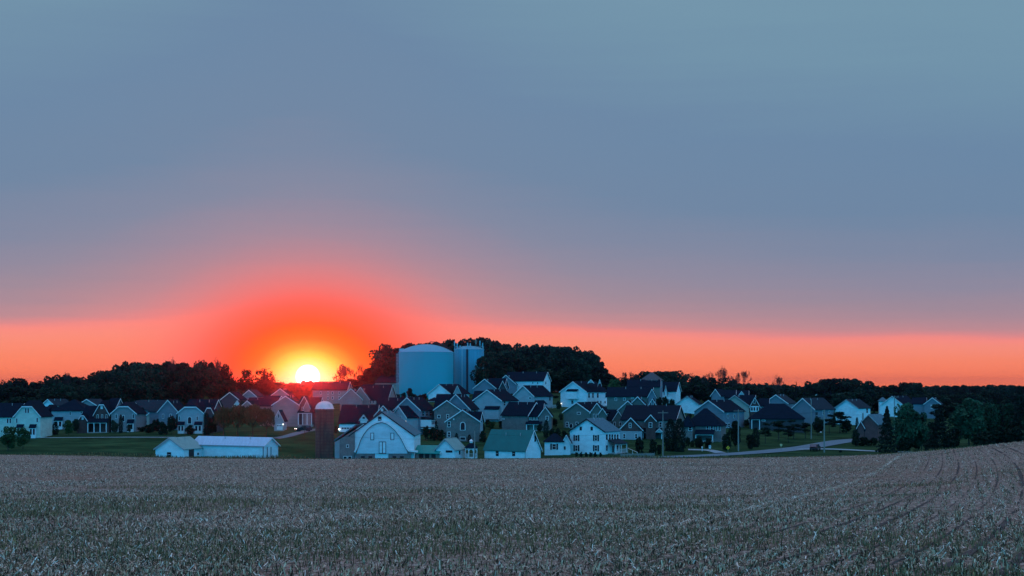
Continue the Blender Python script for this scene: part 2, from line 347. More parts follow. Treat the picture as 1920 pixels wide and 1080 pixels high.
ribbon('driveway', [(1490, 843), (1545, 842.5), (1600, 844.5), (1680, 848), (1750, 847.8)], 3.6, 'path')
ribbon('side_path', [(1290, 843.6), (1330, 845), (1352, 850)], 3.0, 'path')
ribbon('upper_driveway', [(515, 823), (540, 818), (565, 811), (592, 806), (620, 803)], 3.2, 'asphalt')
ribbon('footpath', [(60, 821.5), (180, 820.8), (300, 820.6), (330, 820.4)], 1.0, 'path')

# ---------------- stubble, litter and weeds (nobody could count them)
def isl(name, c0, c1, c2, rough=.8):
    m = bpy.data.materials.new(name); m.use_nodes = True; t = m.node_tree; b = t.nodes['Principled BSDF']; b.inputs['Roughness'].default_value = rough; b.inputs['Specular IOR Level'].default_value = .15
    g = t.nodes.new('ShaderNodeNewGeometry'); cr = t.nodes.new('ShaderNodeValToRGB'); cr.color_ramp.elements[0].color = (*c0, 1); cr.color_ramp.elements[1].color = (*c2, 1); cr.color_ramp.elements.new(.75).color = (*c1, 1); cr.color_ramp.elements.new(.30).color = (*[q_ * 1.6 for q_ in c0], 1)
    t.links.new(g.outputs['Random Per Island'], cr.inputs[0]); t.links.new(cr.outputs[0], b.inputs['Base Color']); return m
stalkm = isl('dry_stalk', (.035, .022, .013), (.36, .21, .10), (.90, .66, .42)); litm = isl('dry_husk', (.045, .032, .022), (.50, .36, .235), (.96, .86, .70)); weedm = isl('weed_blade', (.06, .045, .02), (.20, .135, .055), (.40, .27, .11))  # darkest stalk and husk tones put the shade between pieces into the colour
def cards(P, W, Hh, tilt, yaw, cross=False):     # upright or leaning quads standing on P
    n = len(P); c, s = np.cos(yaw), np.sin(yaw); ex = np.stack([c, s, 0 * c], 1) * (W / 2)[:, None]
    la = rng.uniform(0, 2 * np.pi, n); up = np.stack([np.sin(tilt) * np.cos(la), np.sin(tilt) * np.sin(la), np.cos(tilt)], 1) * Hh[:, None]
    V = np.stack([P - ex, P + ex, P + ex * .8 + up, P - ex * .8 + up], 1)
    return V.reshape(-1, 3)
def addcards(name, V, m):
    Fq = np.arange(len(V)).reshape(-1, 4); o = bpy.data.objects.new(name, numesh(name, V, Fq, m)); COL.objects.link(o); setp(o, kind='stuff', label=None); return o
def vis(X, Y, m=.03): return (np.abs(X / Y) < .344 + m) & (Y < edge(X) - .5)
def snoise(X, Y, s, seed):
    r = np.random.default_rng(seed); v = 0
    for k in range(6):
        a = r.uniform(0, 2 * np.pi); fq = s * r.uniform(.6, 1.6); v = v + np.sin((X * np.cos(a) + Y * np.sin(a)) * fq + r.uniform(0, 6.28))
    return v / 6
# stalks in rows
KK = np.arange(0, 44); PIT = 1.9
TR = np.concatenate([[-40, -33, -24, -17], -5.0 + PIT * (KK + .5)])
def tracks(X, Y):
    ut = X - SL * Y + 6 * np.exp(-(Y - 40) / 35) + .5 * np.sin(Y / 33)
    d = np.abs(ut[:, None] - TR[None, :]).min(1); return d, ut
n = 560000
Y = 36 * (346 / 36.) ** rng.uniform(0, 1, n) ** .83; X = (rng.uniform(-1, 1, n) * .38) * Y
uu = X - SL * Y; uu = np.round(uu / .76) * .76 + rng.normal(0, .15, n); X = uu + SL * Y
dt, ut = tracks(X, Y); trk = (dt < .36) & ((ut > -8) | (rng.uniform(0, 1, n) < .35))
band = (Y > 50 + 3 * np.sin(X / 9) + 2 * np.sin(X / 3.1)) & (Y < 62 + 3 * np.sin(X / 13 + 1) - np.clip(X, 0, 20) * .25) & (X < 17)
thin = (snoise(X, Y * .6, .22, 3) > .28)
keep = vis(X, Y) & ~(trk & (rng.uniform(0, 1, n) < .6)) & (rng.uniform(0, 1, n) < np.clip(.75 - Y / 230, .10, .6)) & ~(band & (rng.uniform(0, 1, n) < .8)) & ~(thin & (rng.uniform(0, 1, n) < .6))
X, Y = X[keep], Y[keep]; P = np.stack([X, Y, gz(X, Y) - .02], 1); nk = len(X)
Wd = np.maximum(rng.uniform(.02, .05, nk), Y * .00028 * rng.uniform(.6, 1.6, nk)); Hs = rng.uniform(.04, .20, nk) * (1 + .6 * (rng.uniform(0, 1, nk) > .94))
addcards('corn_stubble', cards(P, Wd, Hs, np.abs(rng.normal(0, .5, nk)), rng.uniform(0, 3.14, nk)), stalkm)
n = 1150000
Y = 36 * (346 / 36.) ** rng.uniform(0, 1, n) ** .85; X = (rng.uniform(-1, 1, n) * .38) * Y
uu = X - SL * Y
X2 = -9.6 - .5 * np.sin(Y / 33) - 6 * np.exp(-(Y - 40) / 35) + SL * Y + rng.normal(0, .22, n); sel = (rng.uniform(0, 1, n) < .012) & (Y > 58); X = np.where(sel, X2, X)
dt, ut = tracks(X, Y)
ln = snoise(X, Y * .5, .3, 9) + .5 * snoise(X, Y, 1.1, 10) + .7 * snoise(X, Y, 3.2, 11)
keep = vis(X, Y) & ((rng.uniform(0, 1, n) < np.clip(.6 + 1.9 * ln, .04, 1)) | sel) & ~((dt < .36) & (rng.uniform(0, 1, n) < .85) & (ut > -8)) & ((rng.uniform(0, 1, n) < .3 + .7 * (.5 + .5 * np.cos(2 * np.pi * (ut + 5) / PIT)) ** 1.3) | (ut < -12 + 8 * rng.uniform(-1, 1, n)))
X, Y = X[keep], Y[keep]; P = np.stack([X, Y, gz(X, Y) + rng.uniform(.01, .08, len(X))], 1); nk = len(X)
Wd = np.maximum(rng.uniform(.012, .042, nk), Y * .00022); Hs = rng.uniform(.04, .24, nk) * (1 + (rng.uniform(0, 1, nk) > .97))
addcards('straw_litter', cards(P, Wd, Hs, np.where(rng.uniform(0, 1, nk) < .8, rng.uniform(1.3, 1.56, nk), rng.uniform(.6, 1.3, nk)), rng.uniform(0, 3.14, nk)), litm)
n = 7500; Y = rng.uniform(58, 330, n) ** 1; X = -9.6 - .5 * np.sin(Y / 33) - 6 * np.exp(-(Y - 40) / 35) + SL * Y + rng.normal(0, .13, n) * (1 + .5 * np.sin(Y / 6)) + .12 * np.sin(Y / 2.1)
keep = vis(X, Y) & (rng.uniform(0, 1, n) < .55 + .45 * np.sin(Y / 4.1) * np.sin(Y / 11)) & (Y < 262); X, Y = X[keep], Y[keep]; P = np.stack([X, Y, gz(X, Y) + rng.uniform(.04, .14, len(X))], 1); nk = len(X)
addcards('straw_windrow', cards(P, np.maximum(rng.uniform(.02, .05, nk), Y * .00022), rng.uniform(.06, .3, nk), rng.uniform(1.1, 1.5, nk), rng.uniform(0, 3.14, nk)), isl('pale_straw', (.30, .23, .16), (.58, .47, .35), (.85, .76, .62)))
n = 150000
Y = rng.uniform(36, 130, n); X = (rng.uniform(-1, 1, n) * .38) * Y
band = (Y > 50 + 3 * np.sin(X / 9) + 2 * np.sin(X / 3.1)) & (Y < 62 + 3 * np.sin(X / 13 + 1) - np.clip(X, 0, 20) * .25) & (X < 17)
pat = (((X + 24) / 10) ** 2 + ((Y - 88) / 13) ** 2 < 1) | (((X + 9) / 3) ** 2 + ((Y - 87) / 7) ** 2 < 1)
keep = vis(X, Y) & ((band & (rng.uniform(0, 1, n) < .5)) | (pat & (rng.uniform(0, 1, n) < .45)) | ((snoise(X, Y, .35, 21) > .42) & (rng.uniform(0, 1, n) < .5)))
X, Y = X[keep], Y[keep]; P = np.stack([X, Y, gz(X, Y) - .01], 1); nk = len(X)
addcards('weed_grass', cards(P, rng.uniform(.015, .04, nk), rng.uniform(.1, .3, nk), np.abs(rng.normal(0, .35, nk)), rng.uniform(0, 3.14, nk)), weedm)
# dark wheel ruts pressed into the soil between the rows
V = []; Fq = []
for q_, u0 in enumerate(TR[4:]):
    Yr = np.arange(38, 345, 1.5); bend = 6 * np.exp(-(Yr - 40) / 35) + .5 * np.sin(Yr / 33); Xc = u0 + SL * Yr - bend + .05 * np.sin(Yr * 1.9 + q_); hw = (.07, .14, .05, .09, .17, .06, .11)[q_ * 3 % 7] * np.clip(.9 + .5 * np.sin(Yr / (9 + q_ % 4 * 3) + q_ * 2) + .3 * np.sin(Yr / 2.3 + q_), .15, 1.35) / (1 + Yr / 500); k0 = len(V)
    for i in range(len(Yr)):
        for sg in (-1, 1): V.append((Xc[i] + sg * hw[i], Yr[i], 0))
    Fq += [(k0 + 2 * i, k0 + 2 * i + 1, k0 + 2 * i + 3, k0 + 2 * i + 2) for i in range(len(Yr) - 1) if Yr[i + 1] < float(edge(Xc[i])) - 2 and abs(Xc[i] / Yr[i]) < .5 and math.sin(Yr[i] / 4.3 + q_ * 5) + math.sin(Yr[i] / 1.7 + q_ * 3) + math.sin(Yr[i] / 13 + q_) > -1.0]
V = np.array(V); V[:, 2] = gz(V[:, 0], V[:, 1]) + .035
o = bpy.data.objects.new('wheel_ruts', numesh('wheel_ruts', V, Fq, mat('damp_soil', (.05, .040, .034), .95, .5, 1.5, .4))); COL.objects.link(o); setp(o, kind='structure')
# rough grass along the field's far edge
n = 26000; X = rng.uniform(-150, 150, n); Y = edge(X) + rng.normal(.3, .8, n); P = np.stack([X, Y, gz(X, Y) - .02], 1)
X = np.concatenate([X, rng.normal(0, 1, 5000) * 5 + rng.choice([-104, -92, -80, -74, -60, 30, 52, 96], 5000)]); Y = np.concatenate([Y, edge(X[n:]) + rng.uniform(1, 6, 5000)]); n = len(X); P = np.stack([X, Y, gz(X, Y) - .02], 1)
addcards('verge_grass', cards(P, rng.uniform(.06, .14, n), np.where(np.arange(n) < 26000, rng.uniform(.06, .26, n), rng.uniform(.2, .8, n)) * (1 + .6 * snoise(X, Y, .3, 5)), np.abs(rng.normal(0, .4, n)), rng.uniform(0, 3.14, n)), weedm)
# ============================================================ house builder
class Vol: pass
class House:
    def __init__(s, name, label, px, by, group='houses of the village on the hillside', Y=None, cat='house'):
        s.Y = Y or depth_at(px, by); X = (px - 960) / F * s.Y; s.z0 = (HY - by) / F * s.Y if Y else g1(X, s.Y)
        s.root = empty(name, (X, s.Y, s.z0), label, cat, group)
    def vol(s, xL, xc, xR, ye, yr, side=1, wall='pale', roof='roof', L=None, th=None, W=None, dy=0, kind='gable', clip=0, trim='trim', base=None, ov=.35, hide_wall=False, wname='wall'):
        v = Vol(); v.h = s; Cy = s.Y + dy; Cx = (xc - 960) / F * Cy; xg, xs_ = (xL, xR) if side > 0 else (xR, xL)
        tg = (xg - 960) / F; ts = (xs_ - 960) / F
        def k(e, t):
            den = e[0] - t * e[1]; return (t * Cy - Cx) / den if abs(den) > 1e-6 else 1e9
        dirs = lambda a: ((-side * math.cos(a), math.sin(a)), (side * math.sin(a), math.cos(a)))
        if th is None:
            L = L or 11; best = None
            for i in range(1, 176):
                a = R(i * .5); kk = k(dirs(a)[1], ts)
                if kk > 0 and (best is None or abs(kk - L) < best[0]): best = (abs(kk - L), a)
            a = best[1] if best else R(3)
        else:
            a = R(th); kk = k(dirs(a)[1], ts); L = L or kk
        g, d = dirs(a); W = W or k(g, tg)
        L = min(max(L, .6), 40); W = min(max(W, .6), 40)
        v.C = Vector((Cx, Cy, 0)); v.g = Vector((g[0], g[1], 0)); v.d = Vector((d[0], d[1], 0)); v.W = W; v.L = L
        v.ze = (HY - ye) / F * Cy; v.zr = (HY - yr) / F * (Cy + W / 2 * g[1]); v.zb = (s.z0 - 1.5) if base is None else (HY - base) / F * Cy
        P = lambda u_, v_, z: v.C + v.g * u_ + v.d * v_ + Vector((0, 0, z)); v.P = P
        up = Vector((0, 0, 1)); sl_ = (v.zr - v.ze) / (W / 2); v.sl = sl_
        wb = MB(); t_ = .18
        if not hide_wall:
            if kind in ('hip', 'flat'):
                wb.slab([P(0, 0, v.zb), P(W, 0, v.zb), P(W, L, v.zb), P(0, L, v.zb)], up * (v.ze - v.zb))
            elif clip:
                zc = v.ze + (v.zr - v.ze) * clip; uc_ = W / 2 * clip
                wb.slab([P(0, 0, v.zb), P(W, 0, v.zb), P(W, 0, v.ze), P(W - uc_, 0, zc), P(uc_, 0, zc), P(0, 0, v.ze)], v.d * .3)
                wb.slab([P(.002, .3, v.zb), P(W - .002, .3, v.zb), P(W - .002, .3, v.ze), P(W / 2, W * .25 * (1 - clip) + .3, v.ze), P(.002, .3, v.ze)], v.d * .01)
                wb.slab([P(0, .3, v.zb), P(W, .3, v.zb), P(W, L, v.zb), P(0, L, v.zb)], up * (v.ze - v.zb))
                wb.slab([P(0, L - .3, v.ze), P(W, L - .3, v.ze), P(W / 2, L - .3, v.zr)], v.d * .3)
            else:
                wb.slab([P(0, 0, v.zb), P(W, 0, v.zb), P(W, 0, v.ze), P(W / 2, 0, v.zr), P(0, 0, v.ze)], v.d * L)
            v.wall = wb.build(wname, wall, s.root)
        rb = MB(); T = up * t_; e = .02
        def S(*pts): rb.slab([p + up * e for p in pts], T)
        zo = v.ze - ov * sl_
        if kind == 'hip':
            hi_ = min(W / 2, L / 2 - .2) * .95
            S(P(-ov, -ov, zo), P(-ov, L + ov, zo), P(W / 2, L - hi_, v.zr), P(W / 2, hi_, v.zr)); S(P(W + ov, -ov, zo), P(W + ov, L + ov, zo), P(W / 2, L - hi_, v.zr), P(W / 2, hi_, v.zr))
            S(P(-ov, -ov, zo), P(W + ov, -ov, zo), P(W / 2, hi_, v.zr)); S(P(-ov, L + ov, zo), P(W + ov, L + ov, zo), P(W / 2, L - hi_, v.zr))
        elif kind == 'flat':
            S(P(-ov, -ov, v.ze), P(W + ov, -ov, v.ze), P(W + ov, L + ov, v.ze), P(-ov, L + ov, v.ze))
        elif clip:
            zc = v.ze + (v.zr - v.ze) * clip; uc_ = W / 2 * clip; hb = W * .5 * (1 - clip)
            for m_ in (0, 1):
                q = (lambda u_: u_) if m_ == 0 else (lambda u_: W - u_)
                S(P(q(-ov), -ov, zo), P(q(uc_), -ov, zc), P(q(W / 2), hb, v.zr), P(q(W / 2), L + ov, v.zr), P(q(-ov), L + ov, zo))
            S(P(uc_, -ov, zc), P(W - uc_, -ov, zc), P(W / 2, hb, v.zr))
        else:
            S(P(-ov, -ov, zo), P(-ov, L + ov, zo), P(W / 2, L + ov, v.zr), P(W / 2, -ov, v.zr)); S(P(W + ov, -ov, zo), P(W + ov, L + ov, zo), P(W / 2, L + ov, v.zr), P(W / 2, -ov, v.zr))
        v.roof = rb.build('roof', roof, s.root)
        if trim and kind == 'gable':
            tb = MB(); dn = up * -.30; f0 = -ov - .07
            zc = v.ze + (v.zr - v.ze) * clip if clip else v.zr; uc_ = W / 2 * clip if clip else W / 2
            for q in ((lambda u_: u_), (lambda u_: W - u_)):
                a0 = P(q(-ov), f0, zo + .16); a1 = P(q(uc_), f0, zc + .16); tb.slab([a0, a1, a1 + dn, a0 + dn], v.d * .06)
            if clip: a0 = P(uc_ + .01, f0, zc + .15); a1 = P(W - uc_ - .01, f0, zc + .15); tb.slab([a0, a1, a1 + dn, a0 + dn], v.d * .06)
            tb.build('rake_trim', trim, s.root)
        if kind == 'gable' and not clip and L > 7 and W > 5 and not hide_wall:
            for f_ in (.25, .6):
                p_ = P(W / 2 - .9, L * f_, v.zr - .9 * sl_ + .1); MB().tube(p_, p_ + up * .75, .09, n=6).build('vent_pipe', 'gutter', s.root)
        return v
def hitg(v, x, face, off=0.0):
    t = (x - 960) / F; o, e = (v.C - v.d * off, v.g) if face == 'g' else (v.C - v.g * off, v.d)
    return (t * o.y - o.x) / (e.x - t * e.y)
def face_pt(v, x, y, face, off=0.0):
    k = hitg(v, x, face, off); e = v.g if face == 'g' else v.d; o = (v.C - v.d * off) if face == 'g' else (v.C - v.g * off)
    p = o + e * k; return Vector((p.x, p.y, (HY - y) / F * p.y))
def rect(v, face, x0, y0, x1, y1, off=0.0):
    a = face_pt(v, x0, (y0 + y1) / 2, face, off); b = face_pt(v, x1, (y0 + y1) / 2, face, off); yc = (a.y + b.y) / 2
    zt = (HY - y0) / F * yc; zb = (HY - y1) / F * yc; return a, b, zt, zb
def win(v, face, x0, y0, x1, y1, style='plain'):
    nrm = -(v.d if face == 'g' else v.g); a, b, zt, zb = rect(v, face, x0, y0, x1, y1); a.z = b.z = 0; up = Vector((0, 0, 1)); e = (b - a); w_ = e.length; e.normalize()
    root = v.h.root; fw = min(.12, w_ * .18)
    def pr(x, z): return a + e * x + up * z
    if style == 'vent':
        mb = MB(); mb.slab([pr(0, zb), pr(w_, zb), pr(w_, zt), pr(0, zt)], nrm * .05); mb.build('gable_vent', 'trim', root); return
    if style == 'hatch':
        fr = MB(); fr.slab([pr(0, zb), pr(w_, zb), pr(w_, zt), pr(0, zt)], nrm * .06); f = fr.build('hatch', 'wallpanel' if 'wallpanel' in M else 'white', root)
        q = MB()
        for (xa, za, xb, zc) in ((-.1, zb - .1, .02, zt + .1), (w_ - .02, zb - .1, w_ + .1, zt + .1), (-.1, zt, w_ + .1, zt + .12), (-.1, zb - .12, w_ + .1, zb)): q.slab([pr(xa, za), pr(xb, za), pr(xb, zc), pr(xa, zc)], nrm * .09)
        q.build('frame', 'shutter', f); return f
    nm = 'door' if style in ('door', 'opening') else ('garage_door' if style == 'garage' else 'window')
    fr = MB(); arch = style == 'arch'
    if arch:
        zc = zt - w_ / 2; out = [(0, zb), (w_, zb)] + [(w_ / 2 + w_ / 2 * math.cos(t), zc + w_ / 2 * math.sin(t)) for t in np.linspace(0, math.pi, 11)]
        fr.slab([pr(x, z) for x, z in out], nrm * .06)
        inn = [(w_ / 2 + (x - w_ / 2) * .76, zb + .12 + (z - zb) * .88) for x, z in out]
    else:
        fr.slab([pr(0, zb), pr(w_, zb), pr(w_, zt), pr(0, zt)], nrm * .06); inn = [(fw, zb + fw), (w_ - fw, zb + fw), (w_ - fw, zt - fw), (fw, zt - fw)]
    if style == 'dark': fm_ = 'shutter'
    elif style == 'door': fm_ = 'trim'
    elif style == 'opening': fm_ = 'door'
    elif style == 'garage': fm_ = 'trim'
    else: fm_ = 'trim'
    f = fr.build(nm, fm_, root)
    if style == 'garage':
        mb = MB(); n_ = 4; sw = w_ / n_
        for i in range(n_): mb.slab([pr(i * sw + .1, zt - .65), pr((i + 1) * sw - .1, zt - .65), pr((i + 1) * sw - .1, zt - .25), pr(i * sw + .1, zt - .25)], nrm * .09)
        mb.build('pane', 'glass', f)
    elif style == 'door':
        MB().slab([pr(x, z) for x, z in inn], nrm * .09).build('panel', 'door', f)
    elif style != 'opening':
        g = MB().slab([pr(x, z) for x, z in inn], nrm * .075)
        g.build('pane', 'glass', f)
        if w_ > .7 and (zt - zb) > 1.0 and not arch:
            bars = MB(); zm = (zt + zb) / 2; bars.slab([pr(fw, zm - .035), pr(w_ - fw, zm - .035), pr(w_ - fw, zm + .035), pr(fw, zm + .035)], nrm * .10)
            if w_ > 1.4: bars.slab([pr(w_ / 2 - .05, zb + fw), pr(w_ / 2 + .05, zb + fw), pr(w_ / 2 + .05, zt - fw), pr(w_ / 2 - .05, zt - fw)], nrm * .102)
            bars.build('sash_bar', 'trim', f)
    if style == 'shut':
        for (xa, xb) in ((-.42, -.03), (w_ + .03, w_ + .42)):
            MB().slab([pr(xa, zb), pr(xb, zb), pr(xb, zt), pr(xa, zt)], nrm * .07).build('shutter', 'shutter', f)
    return f
def bump(v, face, x0, y0, x1, y1, dep=.7, wall='pale', roof='roof', yroof=None, name='bay_window', windows=0):
    """box that stands out of a wall between two pixels columns, with its own little sloped roof"""
    nrm = -(v.d if face == 'g' else v.g); a, b, zt, zb = rect(v, face, x0, y0, x1, y1); a.z = b.z = 0; up = Vector((0, 0, 1)); e = (b - a).normalized()
    p = lambda q, z, o: q + up * z + nrm * o
    o_ = MB().slab([p(a, zb, -.05), p(b, zb, -.05), p(b, zb, dep), p(a, zb, dep)], up * (zt - zb)).build(name, wall, v.h.root)
    zr = zt + (dep * .8 if yroof is None else (y0 - yroof) / F * v.h.Y)
    MB().slab([p(a - e * .15, zt, dep + .15), p(b + e * .15, zt, dep + .15), p(b + e * .15, zr, 0), p(a - e * .15, zr, 0)], up * .1).build('bay_roof', roof, o_)
    if windows:
        w_ = (b - a).length; mb = MB(); s_ = w_ / windows
        for i in range(windows):
            x_0 = a + e * (i * s_ + s_ * .2); x_1 = a + e * ((i + 1) * s_ - s_ * .2)
            mb.slab([p(x_0, zb + (zt - zb) * .35, dep), p(x_1, zb + (zt - zb) * .35, dep), p(x_1, zt - .2, dep), p(x_0, zt - .2, dep)], nrm * .04)
        mb.build('pane', 'glass', o_)
    return o_
def porch(v, face, x0, x1, yr, yb, dep=1.8, cols=3, roof='roof', rail=False, name='porch', yroof=None):
    nrm = -(v.d if face == 'g' else v.g); a, b, zt, zb = rect(v, face, x0, yr, x1, yb); a.z = b.z = 0; up = Vector((0, 0, 1)); e = (b - a).normalized(); w_ = (b - a).length
    p = lambda q, z, o: q + up * z + nrm * o
    o_ = MB().slab([p(a, zb - 1, .02), p(b, zb - 1, .02), p(b, zb - 1, dep), p(a, zb - 1, dep)], up * 1.15).build(name, 'concrete', v.h.root)
    MB().slab([p(a - e * .2, zt, dep + .25), p(b + e * .2, zt, dep + .25), p(b + e * .2, zt + dep * .45, .0), p(a - e * .2, zt + dep * .45, .0)], up * .14).build('porch_roof', roof, o_)
    MB().slab([p(a, zt - .22, dep - .2), p(b, zt - .22, dep - .2), p(b, zt - .22, dep - .02), p(a, zt - .22, dep - .02)], up * .2).build('beam', 'trim', o_)
    for i in range(cols):
        q = a + e * (.12 + (w_ - .24) * i / max(cols - 1, 1)); MB().box(p(q, (zt - .22 + zb + .15) / 2, dep - .12), e * .12, nrm * .1, up * ((zt - .22 - zb - .15) / 2)).build('column', 'trim', o_)
    if rail:
        mb = MB()
        for z in (.25, 1.05): mb.slab([p(a, zb + z, dep - .1), p(b, zb + z, dep - .1), p(b, zb + z + .07, dep - .1), p(a, zb + z + .07, dep - .1)], nrm * .05)
        k = int(w_ / .25)
        for i in range(k): q = a + e * (w_ * i / k); mb.slab([p(q, zb + .3, dep - .09), p(q + e * .05, zb + .3, dep - .09), p(q + e * .05, zb + 1.05, dep - .09), p(q, zb + 1.05, dep - .09)], nrm * .03)
        mb.build('railing', 'trim', o_)
    return o_
def deck(v, face, x0, x1, yfloor, dep=3, rail=True, posts=3, yrail=None):
    nrm = -(v.d if face == 'g' else v.g); a, b, zt, zb = rect(v, face, x0, yfloor, x1, yfloor); a.z = b.z = 0; up = Vector((0, 0, 1)); e = (b - a).normalized(); w_ = (b - a).length
    p = lambda q, z, o: q + up * z + nrm * o
    o_ = MB().slab([p(a, zt - .25, .03), p(b, zt - .25, .03), p(b, zt - .25, dep), p(a, zt - .25, dep)], up * .25).build('deck', 'trim', v.h.root)
    for i in range(posts):
        q = a + e * (.15 + (w_ - .3) * i / max(posts - 1, 1)); MB().slab([p(q, v.zb, dep - .25), p(q + e * .15, v.zb, dep - .25), p(q + e * .15, v.zb, dep - .1), p(q, v.zb, dep - .1)], up * (zt - .26 - v.zb)).build('post', 'trim', o_)
    if rail:
        mb = MB(); mb.slab([p(a, zt + .95, dep - .08), p(b, zt + .95, dep - .08), p(b, zt + 1.03, dep - .08), p(a, zt + 1.03, dep - .08)], nrm * .06)
        k = max(int(w_ / .3), 2)
        for i in range(k + 1): q = a + e * ((w_ - .06) * i / k); mb.slab([p(q, zt, dep - .07), p(q + e * .06, zt, dep - .07), p(q + e * .06, zt + .95, dep - .07), p(q, zt + .95, dep - .07)], nrm * .04)
        mb.build('railing', 'trim', o_)
def lamp(v, face, x, y, r=.13):
    n_ = -(v.d if face == 'g' else v.g); p = face_pt(v, x, y, face) + n_ * .25
    o_ = MB().box(p + Vector((0, 0, r + .06)), (.1, 0, 0), (0, .1, 0), (0, 0, .04)).build('wall_lamp', 'darkmetal', v.h.root)
    MB().lathe(p, [(.02, r), (r * .8, r * .6), (r, 0), (r * .8, -r * .6), (.02, -r)], 10).build('bulb', LAMP, o_)
# ============================================================ far left houses
h = House('house', 'cream house with a clipped front gable at the far left edge', 50, 822)
v = h.vol(27, 75.5, 78, 780, 752, wall='cream', clip=.62, L=10); w_ = h.vol(-42, 29, 32, 781, 757, -1, wall='cream', th=82, W=9, dy=1.5)
for r_ in ((46.5, 765, 50.5, 775), (51, 765, 55, 775), (30, 784, 33.3, 793.5), (68, 783, 71.7, 792)): win(v, 'g', *r_)
for r_ in ((12.5, 784, 16.5, 794), (17.5, 784, 21.5, 794), (-10, 784, -5, 794)): win(w_, 's', *r_)
bump(v, 'g', 33, 802, 44.5, 821, .8, 'cream', yroof=796, windows=2); bump(v, 'g', 57, 802.5, 68, 821.5, .8, 'trim', yroof=796, windows=2)
h = House('house', 'small pale gabled house peeking out behind the pale hip-roofed house', 91, 790)
v = h.vol(78, 103, 135, 760, 749, wall='white', th=25, roof='roofm'); 
h = House('house', 'pale grey hip-roofed house with a tall white porch column at its left corner', 130, 805)
v = h.vol(96.7, 161.5, 164, 769.5, 750, wall='pale', kind='hip', L=11)
win(v, 'g', 130, 771.5, 133.4, 779); win(v, 'g', 150.3, 771, 154.3, 776); bump(v, 'g', 103.5, 789, 117.8, 805, .8, 'trim', yroof=782.5, windows=2)
v2 = h.vol(84, 97, 99, 769, 760, wall='dark', kind='hip', dy=4, L=8); porch(v2, 'g', 85.5, 95, 770, 803, 2.5, 2); lamp(v2, 'g', 86.5, 792, .16)
h = House('house', 'grey gabled house half hidden left of the dark brick house', 164, 792)
v = h.vol(145.5, 182, 205, 760, 749, wall='grey', th=25, roof='roofm'); win(v, 'g', 170, 762, 173, 765, 'vent')
h = House('house', 'dark brick house with a steep white-trimmed gable and columned porch on the left', 185, 811)
v = h.vol(177, 204.5, 206, 776, 752, wall='brick', clip=.7, L=10); v2 = h.vol(150, 180, 182, 789, 762, -1, wall='brick', th=80, W=9, dy=1)
v3 = h.vol(144.5, 165.5, 167, 791, 776, wall='brick', clip=.75, L=3, dy=-1.5)
win(v, 'g', 188.5, 761.5, 193, 767, 'vent'); 
for x in (181.5, 190, 198): win(v, 'g', x, 777, x + 3.2, 787, 'plain')
win(v3, 'g', 153, 782, 157, 787, 'vent'); porch(v, 'g', 168, 204, 792, 811, 2.2, 4)
h = House('house', 'grey house with a broad clipped gable and white bay beside the dark brick house', 230, 810)
v = h.vol(208.5, 255, 257, 775, 755, wall='grey', clip=.62, L=11); v2 = h.vol(198, 212, 220, 772, 748, -1, wall='grey', th=80, W=8, dy=3)
win(v, 'g', 216, 776, 220, 785); win(v, 'g', 248, 776, 252, 785); win(v, 'g', 229, 778, 234, 791, 'arch'); bump(v, 'g', 240, 794, 251, 810, .8, 'trim', yroof=787, windows=2)
h = House('house', 'dark slate house with a clipped gable in the second row above the left lawn', 252, 790)
v = h.vol(241, 264, 292, 764, 752, wall='slate', clip=.7, th=30, roof='roofm')
h = House('house', 'low grey house with a small front porch gable in the second row on the left', 272, 797)
v = h.vol(252, 299, 301, 768, 751, -1, wall='slate', th=78, W=8, roof='roofm'); v2 = h.vol(275, 296, 297, 779, 770, wall='tan', L=4, dy=-3)
for x in (258, 268, 290): win(v, 's', x, 771, x + 3, 777)
win(v2, 'g', 282, 782, 286, 790)
h = House('house', 'tall grey house with one long pale rake between trees and the clipped-gable grey house', 318, 806)
v = h.vol(297, 333, 336, 771, 750.5, wall='slate', L=12); v2 = h.vol(280, 302, 309, 771, 752, -1, wall='slate', th=78, W=8, dy=3, roof='roofm')
win(v, 'g', 304, 776, 307.5, 785); win(v, 'g', 318, 776, 322, 785)
h = House('house', 'light grey house with arched upper window and two white bays behind the white shed', 357, 813)
v = h.vol(333.5, 381, 384, 774, 755, wall='pale', clip=.55, L=10); v2 = h.vol(345, 396, 400, 776, 750, -1, wall='dark', th=80, W=9, dy=3); v3 = h.vol(383, 401, 402, 776, 758, wall='dark', clip=.6, L=6, dy=1)
win(v, 'g', 351.5, 781, 359.7, 795, 'arch'); win(v, 'g', 368, 780, 371.7, 788.5); win(v, 'g', 335, 780, 338, 788.5); bump(v, 'g', 334.5, 797, 346, 813, .8, 'trim', yroof=791, windows=2); bump(v, 'g', 366, 797, 379, 813, .8, 'trim', yroof=791, windows=2)
